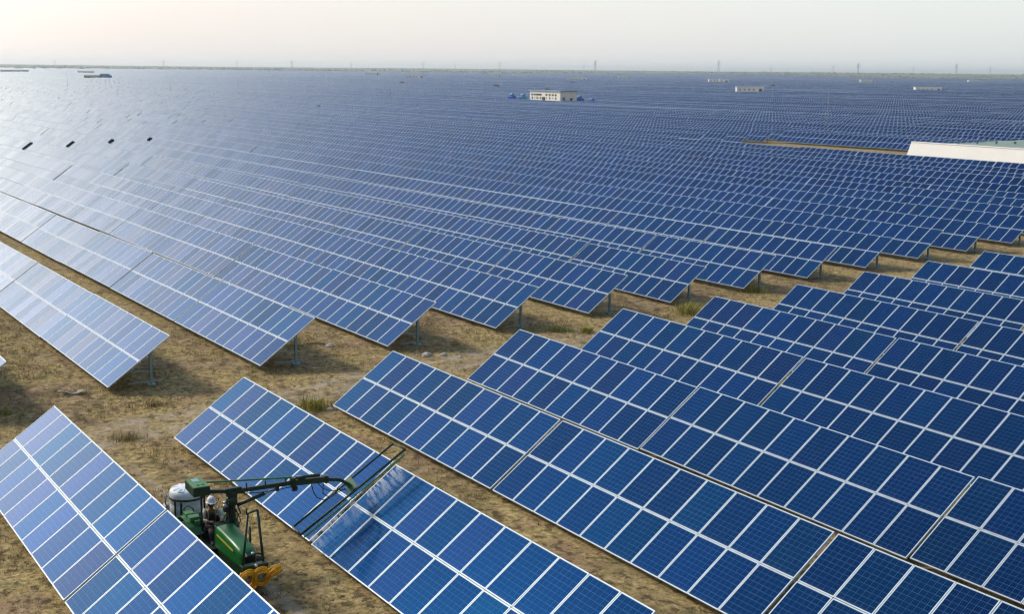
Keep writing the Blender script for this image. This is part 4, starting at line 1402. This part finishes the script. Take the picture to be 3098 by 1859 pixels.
def transformer(x, y, s, label, mat, group='blue transformers beside the inverter house', rz=0.0):
    o = empty('transformer', (x, y, float(gh(x, y))), rz)
    m = MB(); m.box((0, 0, 1.35 * s), (2.2 * s, 1.5 * s, 1.9 * s), bevel=.06); m.box((0, 0, .2 * s), (2.0 * s, 1.3 * s, .5 * s)); m.build('tank', mat, o)
    m = MB()
    for q in range(7): m.box((-.8 * s + q * .27 * s, -.95 * s, 1.3 * s), (.07 * s, .4 * s, 1.5 * s)); m.box((-.8 * s + q * .27 * s, .95 * s, 1.3 * s), (.07 * s, .4 * s, 1.5 * s))
    m.build('radiator', mat, o)
    m = MB(); m.tube([(-.9 * s, 0, 2.75 * s), (.9 * s, 0, 2.75 * s)], .34 * s, 14); m.bar((-.5 * s, 0, 2.2 * s), (-.5 * s, 0, 2.6 * s), .12 * s, .12 * s); m.build('conservator', M_LBLUE, o)
    m = MB()
    for q in (-1, 0, 1): m.lathe((q * .5 * s, .3 * s, 2.3 * s), [(.1 * s, 0), (.14 * s, .15 * s), (.08 * s, .3 * s), (.12 * s, .45 * s), (0, .6 * s)], 8)
    m.build('bushing', M_GREY, o)
    return tag(o, label, 'transformer', group)
transformer(-446.3, 282.6, 1.3, 'deep blue transformer off the window end of the cream inverter house, outermost', M_BLUE)
transformer(-443.2, 285.9, 1.25, 'lighter blue transformer touching the window end of the cream inverter house', M_LBLUE)
transformer(-421.2, 298.2, 1.25, 'deep blue transformer next to the door end of the cream inverter house', M_BLUE)
transformer(-419.6, 303.2, 1.0, 'small blue transformer farthest past the door end of the inverter house', M_BLUE)

def far_house(x, y, ln, wd, h, label, gap=0.0, box=None, rz=0.98):
    """low white cabin rows far off in the field; long side across the view"""
    o = empty('equipment_cabin', (x, y, float(gh(x, y))), rz)
    m = MB()
    if gap: 
        m.box((-ln * .28, 0, h / 2 - .3), (ln * .42, wd, h + .6)); m.box((ln * .26, 0, h / 2 - .3), (ln * .46, wd, h + .6))
    else: m.box((0, 0, h / 2 - .3), (ln, wd, h + .6))
    m.build('wall', M_PWHITE, o)
    m = MB()
    if gap:
        m.box((-ln * .28, 0, h + .1), (ln * .44, wd + .6, .2)); m.box((ln * .26, 0, h + .1), (ln * .48, wd + .6, .2))
    else: m.box((0, 0, h + .1), (ln + .6, wd + .6, .2))
    m.build('roof', M_PWHITE, o)
    m = MB(); m.box((ln * .38, -wd / 2 - .02, h * .5), (ln * .10, .06, h * .55)); m.build('door', box or M_DARKW, o)
    for q in range(4):
        m = MB(); m.box((-ln * .38 + q * ln * .17, -wd / 2 - .02, h * .66), (ln * .06, .06, h * .22)); m.build('window', M_GREY, o)
    return tag(o, label, 'cabin', 'white equipment cabins far across the field')
far_house(-585.9, 538.7, 16, 5, 4.3, 'white equipment cabin nearest beyond the inverter house to its right, with dark end door')
far_house(-612.7, 727.7, 18, 5, 4.0, 'long white equipment cabin far above the white walled compound')
far_house(-1408, 751.6, 24, 6, 5.2, 'pair of white cabins far behind, up left of the inverter house', gap=1)
far_house(-1240, 874, 22, 6, 4.6, 'thin white cabin far behind, just up right of the inverter house')
far_house(-1076, 944, 22, 6, 5.2, 'split white cabin between the nearest cabin and the horizon', gap=1)
far_house(-1268, 1382, 20, 6, 5.0, 'small white cabin near the horizon right of the split cabin')
far_house(-1980, 978, 24, 7, 6.0, 'broken white cabin row near the horizon, leftmost of the white cabins', gap=1)
far_house(-1737, 1068, 20, 6, 4.6, 'faint white cabin near the horizon above the inverter house')
far_house(-1750, 1330, 20, 6, 5.0, 'faint white cabin near the horizon right of the inverter house')
far_house(-1500, 1900, 22, 7, 5.5, 'tiny white cabin under the horizon shrubs toward the right edge')

# the blue roofed depot far left
bx, by = -1188.0, 313.0
o = empty('depot', (bx, by, float(gh(bx, by))), 1.30)
m = MB(); m.box((-3, 0, 1.8), (13, 6, 4.6)); m.build('wall', paint('pinkish_wall', (.52, .46, .42), .8), o)
m = MB(); m.prism([(2.5, 3.2), (5, 5.6), (12, 5.4), (13.5, 3.4)], -4, 4); m.build('roof', M_TEAL, o)
m = MB(); m.box((9.5, -2.6, 1.9), (9.5, 3, 4.2)); m.build('container', M_BLUE, o)
m = MB(); m.box((4.6, -1, 1.6), (2.2, 3, 3.4)); m.build('shed', M_LBLUE, o)
m = MB(); m.box((-8, -3.06, 1.4), (2, .1, 2.6)); m.box((-5.4, -3.06, 1.4), (1.3, .1, 2.6)); m.build('door', M_DARKW, o)
tag(o, 'blue and teal roofed depot far off at the upper left of the field', 'building')

# pale sheds at the far left edge
for q, (x, y, ln, h, lb) in enumerate(((-2330, 480, 60, 4.6, 'long pale shed at the far left under the horizon'),
                                       (-2260, 580, 34, 4.0, 'short pale shed right of the long one at the far left'))):
    o = empty('shed', (x, y, float(gh(x, y))), 1.36)
    ln *= .75
    m = MB(); m.box((0, 0, h / 2 - .5), (ln, 14, h + 1)); m.build('wall', M_PWHITE, o)
    m = MB(); m.prism([(-ln / 2 - 1, h), (-ln / 2 - 1, h + .4), (ln / 2 + 1, h + .4), (ln / 2 + 1, h)], -8, 8); m.build('roof', M_PWHITE, o)
    tag(o, lb, 'shed', 'pale sheds at the far left')

M_GAP_SHADE = paint('gap_shade_black', (.006, .007, .007), .9, dirt=0)
M_GAP_SHADE.node_tree.nodes['Principled BSDF'].inputs['Specular IOR Level'].default_value = 0.0
# added black sheets on the far left rows, standing in for shaded gaps
for q, (row_i, x, cols, lb) in enumerate(((5, -192.6, 1.0, 'longest black sheet in place of gap shade, leftmost across the pale rows'), (6, -195.4, .8, 'black sheet in place of gap shade, second from the left across the pale rows'),
                               (7, -198.2, .5, 'short black sheet in place of gap shade, third across the pale rows'), (8, -200.4, .42, 'smallest black sheet in place of gap shade, right end across the pale rows'))):
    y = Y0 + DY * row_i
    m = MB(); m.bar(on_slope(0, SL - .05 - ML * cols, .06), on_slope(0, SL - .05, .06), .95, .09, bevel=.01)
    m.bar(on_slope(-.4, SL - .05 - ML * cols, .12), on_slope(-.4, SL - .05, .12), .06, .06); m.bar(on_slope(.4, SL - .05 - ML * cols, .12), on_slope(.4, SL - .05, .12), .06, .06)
    o = m.build('gap_shade_sheet', M_GAP_SHADE); o.location = (x, y, float(gh(x, y + 1.3)))
    tag(o, lb, 'cover', 'black sheets for gap shade in line across the pale rows')

# ------------------------------------------------------------------ masts, pylons and far trees
M_PYLON = paint('pylon_steel', (.44, .46, .47), .6, metal=.3, dirt=.1, scale=.2)
def lightning_mast(x, y, h, label):
    m = MB()
    m.tube([(0, 0, -.3), (0, 0, h * .55), (0, 0, h)], [.07, .05, .02], 8)
    m.box((0, 0, .1), (.5, .5, .3)); m.tube([(-.25, 0, h * .8), (.25, 0, h * .8)], .03, 6)
    o = m.build('lightning_mast', M_GREY); o.location = (x, y, float(gh(x, y)))
    tag(o, label, 'mast', 'thin lightning masts standing among the panels')
lightning_mast(-170.5, 176.0, 9.5, 'thin grey mast standing in the cleared dirt strip')
lightning_mast(-322, 480, 9, 'thin mast among the panels left of the white compound, far up')
lightning_mast(-395, 560, 9, 'thin mast second up from the dirt strip toward the right')
lightning_mast(-285, 415, 8, 'thin mast just above the white compound roof')
lightning_mast(-640, 205, 9, 'thin mast low among the pale panels at the left')
lightning_mast(-560, 210, 9, 'thin mast right of the low left one among pale panels')
lightning_mast(-700, 170, 10, 'thin mast leftmost among the palest panels')
lightning_mast(-470, 240, 8, 'thin mast left of the cream inverter house')

def pylon_mesh():
    m = MB(); H_ = 42.0; w = .26
    def half(z): return 3.6 * (1 - z / 30.0) + .75 if z < 27 else .9
    lv = [0, 7, 13, 18, 22.5, 27, 31, 35, 38.5]
    for a, b in zip(lv, lv[1:]):
        ha, hb = half(a), half(b)
        ca = [Vector((sx * ha, sy * ha, a)) for sx, sy in ((-1, -1), (1, -1), (1, 1), (-1, 1))]
        cb = [Vector((sx * hb, sy * hb, b)) for sx, sy in ((-1, -1), (1, -1), (1, 1), (-1, 1))]
        for q in range(4):
            m.bar(ca[q], cb[q], w, w)
            m.bar(ca[q], cb[(q + 1) % 4], w * .6, w * .6); m.bar(ca[(q + 1) % 4], cb[q], w * .6, w * .6)
            m.bar(cb[q], cb[(q + 1) % 4], w * .6, w * .6)
    m.bar((0, 0, 38), (0, 0, H_), .4, .4)
    body = m.mesh('pylon', [M_PYLON])
    m = MB()
    for z, l_ in ((27.5, 6.8), (32, 5.6), (36.5, 4.6)):
        for s in (-1, 1):
            m.bar((0, -.5, z), (s * l_, 0, z + .5), .3, .3); m.bar((0, .5, z), (s * l_, 0, z + .5), .3, .3); m.bar((0, 0, z + 1.7), (s * l_, 0, z + .55), .22, .22)
            m.bar((s * l_, 0, z + .5), (s * l_, 0, z - 1.6), .28, .28)
    return body, m.mesh('crossarm', [M_PYLON])
PB, PA = pylon_mesh()
# (photo direction as a bearing, distance, height factor)
PYL = [((-3933, 1474), 4300, .95), ((-3870, 1631), 4300, 1.0), ((-3795, 1800), 4400, .9), ((-3692, 2003), 4300, 1.0), ((-3569, 2213), 4200, 1.1),
       ((-3400, 2466), 4000, 1.1), ((-3420, 2436), 4600, .75), ((-3158, 2769), 4000, 1.15), ((-2861, 3074), 3900, 1.1), ((-2644, 3263), 3900, 1.1), ((-2915, 3023), 4200, .9),
       ((-2568, 3323), 4600, .85), ((-4005, 1265), 4700, .85), ((-3640, 2090), 5000, .8), ((-3050, 2890), 4900, .8), ((-2740, 3185), 5000, .8), ((-4090, 960), 5000, .8), ((-4130, 760), 4900, .9), ((-4150, 640), 5000, .8)]
PL_LAB = ['tall pylon above the left third of the horizon', 'tall pylon right of the first left-third pylon', 'slim pylon at the left of the horizon middle', 'pylon left of centre on the horizon',
          'tall pylon near the middle of the horizon', 'tall pylon right of centre on the horizon', 'short pylon beside the tall one right of centre', 'tallest pylon on the right half of the horizon',
          'tall leaning pylon near the right end of the horizon', 'tall pylon second from the right frame edge', 'medium pylon just left of the leaning one', 'faint pylon nearest the right frame edge',
          'faint pylon at the left quarter of the horizon', 'small faint pylon left of the middle pylon', 'small faint pylon right of the tallest', 'small faint pylon between two tall ones at the right',
          'faint pylon over the depot', 'faint pylon third from the left frame edge', 'faint pylon nearest the left frame edge']
for ((x, y), dist_, hf), lb in zip(PYL, PL_LAB):
    d = math.hypot(x, y); x, y = x / d * dist_, y / d * dist_
    o = link(bpy.data.objects.new('pylon', PB)); o.location = (x, y, float(gh(x, y)) - .3); o.scale = (hf * .88, hf * .88, hf * (.95 if y > 2300 else .8)); o.rotation_euler = (0, 0, rng.uniform(.5, 1.4))
    a = link(bpy.data.objects.new('crossarm', PA), o)
    tag(o, 'grey lattice ' + lb, 'pylon', 'power pylons along the horizon')

# the far scrub woodland along the horizon: one mass
N = 5200
ang = rng.uniform(math.radians(-4), math.radians(66), N)
dd_ = 3500 + 2800 * rng.random(N) ** 1.2
X = -np.cos(ang) * dd_; Y = np.sin(ang) * dd_
den = vnoise(X, Y, 260, 5)
ok = den + .35 * rng.random(N) > .68
X, Y = X[ok], Y[ok]; n = len(X)
hh = rng.uniform(1.2, 4.2, n)
bmt = bmesh.new(); bmesh.ops.create_icosphere(bmt, subdivisions=1, radius=1.0)
IV = np.array([v.co[:] for v in bmt.verts]); IF = np.array([[v.index for v in f.verts] for f in bmt.faces]); bmt.free()
VV = IV[None] * rng.uniform(.65, 1.3, (n, len(IV), 1)) * np.stack([hh * rng.uniform(.8, 2.2, n), hh * rng.uniform(.8, 2.2, n), hh * .6], 1)[:, None]
VV += np.stack([X, Y, gh(X, Y) + hh * .5], 1)[:, None]
FF = IF[None] + (np.arange(n) * len(IV))[:, None, None]
M_WOODS = leafy('far_foliage', [(0, (.17, .20, .14)), (.5, (.22, .24, .15)), (.8, (.30, .30, .19)), (1, (.19, .21, .15))])
o = link(bpy.data.objects.new('far_woodland', mesh_np('far_woodland', VV.reshape(-1, 3), FF.reshape(-1, 3), [M_WOODS])))
tag(o, 'hazy green scrub woodland along the horizon beyond the panels', 'woodland', kind='stuff')

def far_bush(x, y, s, seed, label):
    r = np.random.default_rng(seed)
    n = 220
    P = r.normal(0, 1, (n, 3)); P /= np.linalg.norm(P, axis=1)[:, None]; P *= (r.random(n) ** .4)[:, None]
    P = P * np.array([1.5, 1.3, .8]) * s + np.array([0, 0, s * .9])
    a = r.normal(0, 1, (n, 3)); a /= np.linalg.norm(a, axis=1)[:, None]; b = np.cross(a, r.normal(0, 1, (n, 3))); b /= np.linalg.norm(b, axis=1)[:, None]
    q = .34 * s
    V = np.stack([P - a * q, P + b * q * .7, P + a * q, P - b * q * .7], 1).reshape(-1, 3)
    F = np.arange(n * 4).reshape(n, 4)
    o = empty('bush', (x, y, float(gh(x, y))))
    link(bpy.data.objects.new('crown', mesh_np('crown', V, F, [M_WOODS])), o)
    m = MB(); m.tube([(0, 0, -.3), (.1, 0, s * .5), (.0, .1, s)], [.16 * s, .12 * s, .05 * s], 7); m.build('trunk', M_WOOD, o)
    tag(o, label, 'bush', 'dark bushes standing out of the far panels')
far_bush(-914, 477, 1.8, 1, 'largest dark bush among the far panels left of the inverter house')
far_bush(-750, 463, 1.8, 2, 'low dark bush second along the far line left of the inverter house')
far_bush(-655, 440, 1.6, 3, 'small dark bush third along the far line left of the inverter house')
far_bush(-585, 415, 1.6, 4, 'small dark bush just up left of the inverter house')
far_bush(-1000, 700, 2.0, 5, 'dark bush far up between inverter house and split cabin')
far_bush(-800, 760, 2.0, 6, 'dark bush far up near the nearest white cabin')
print('done')
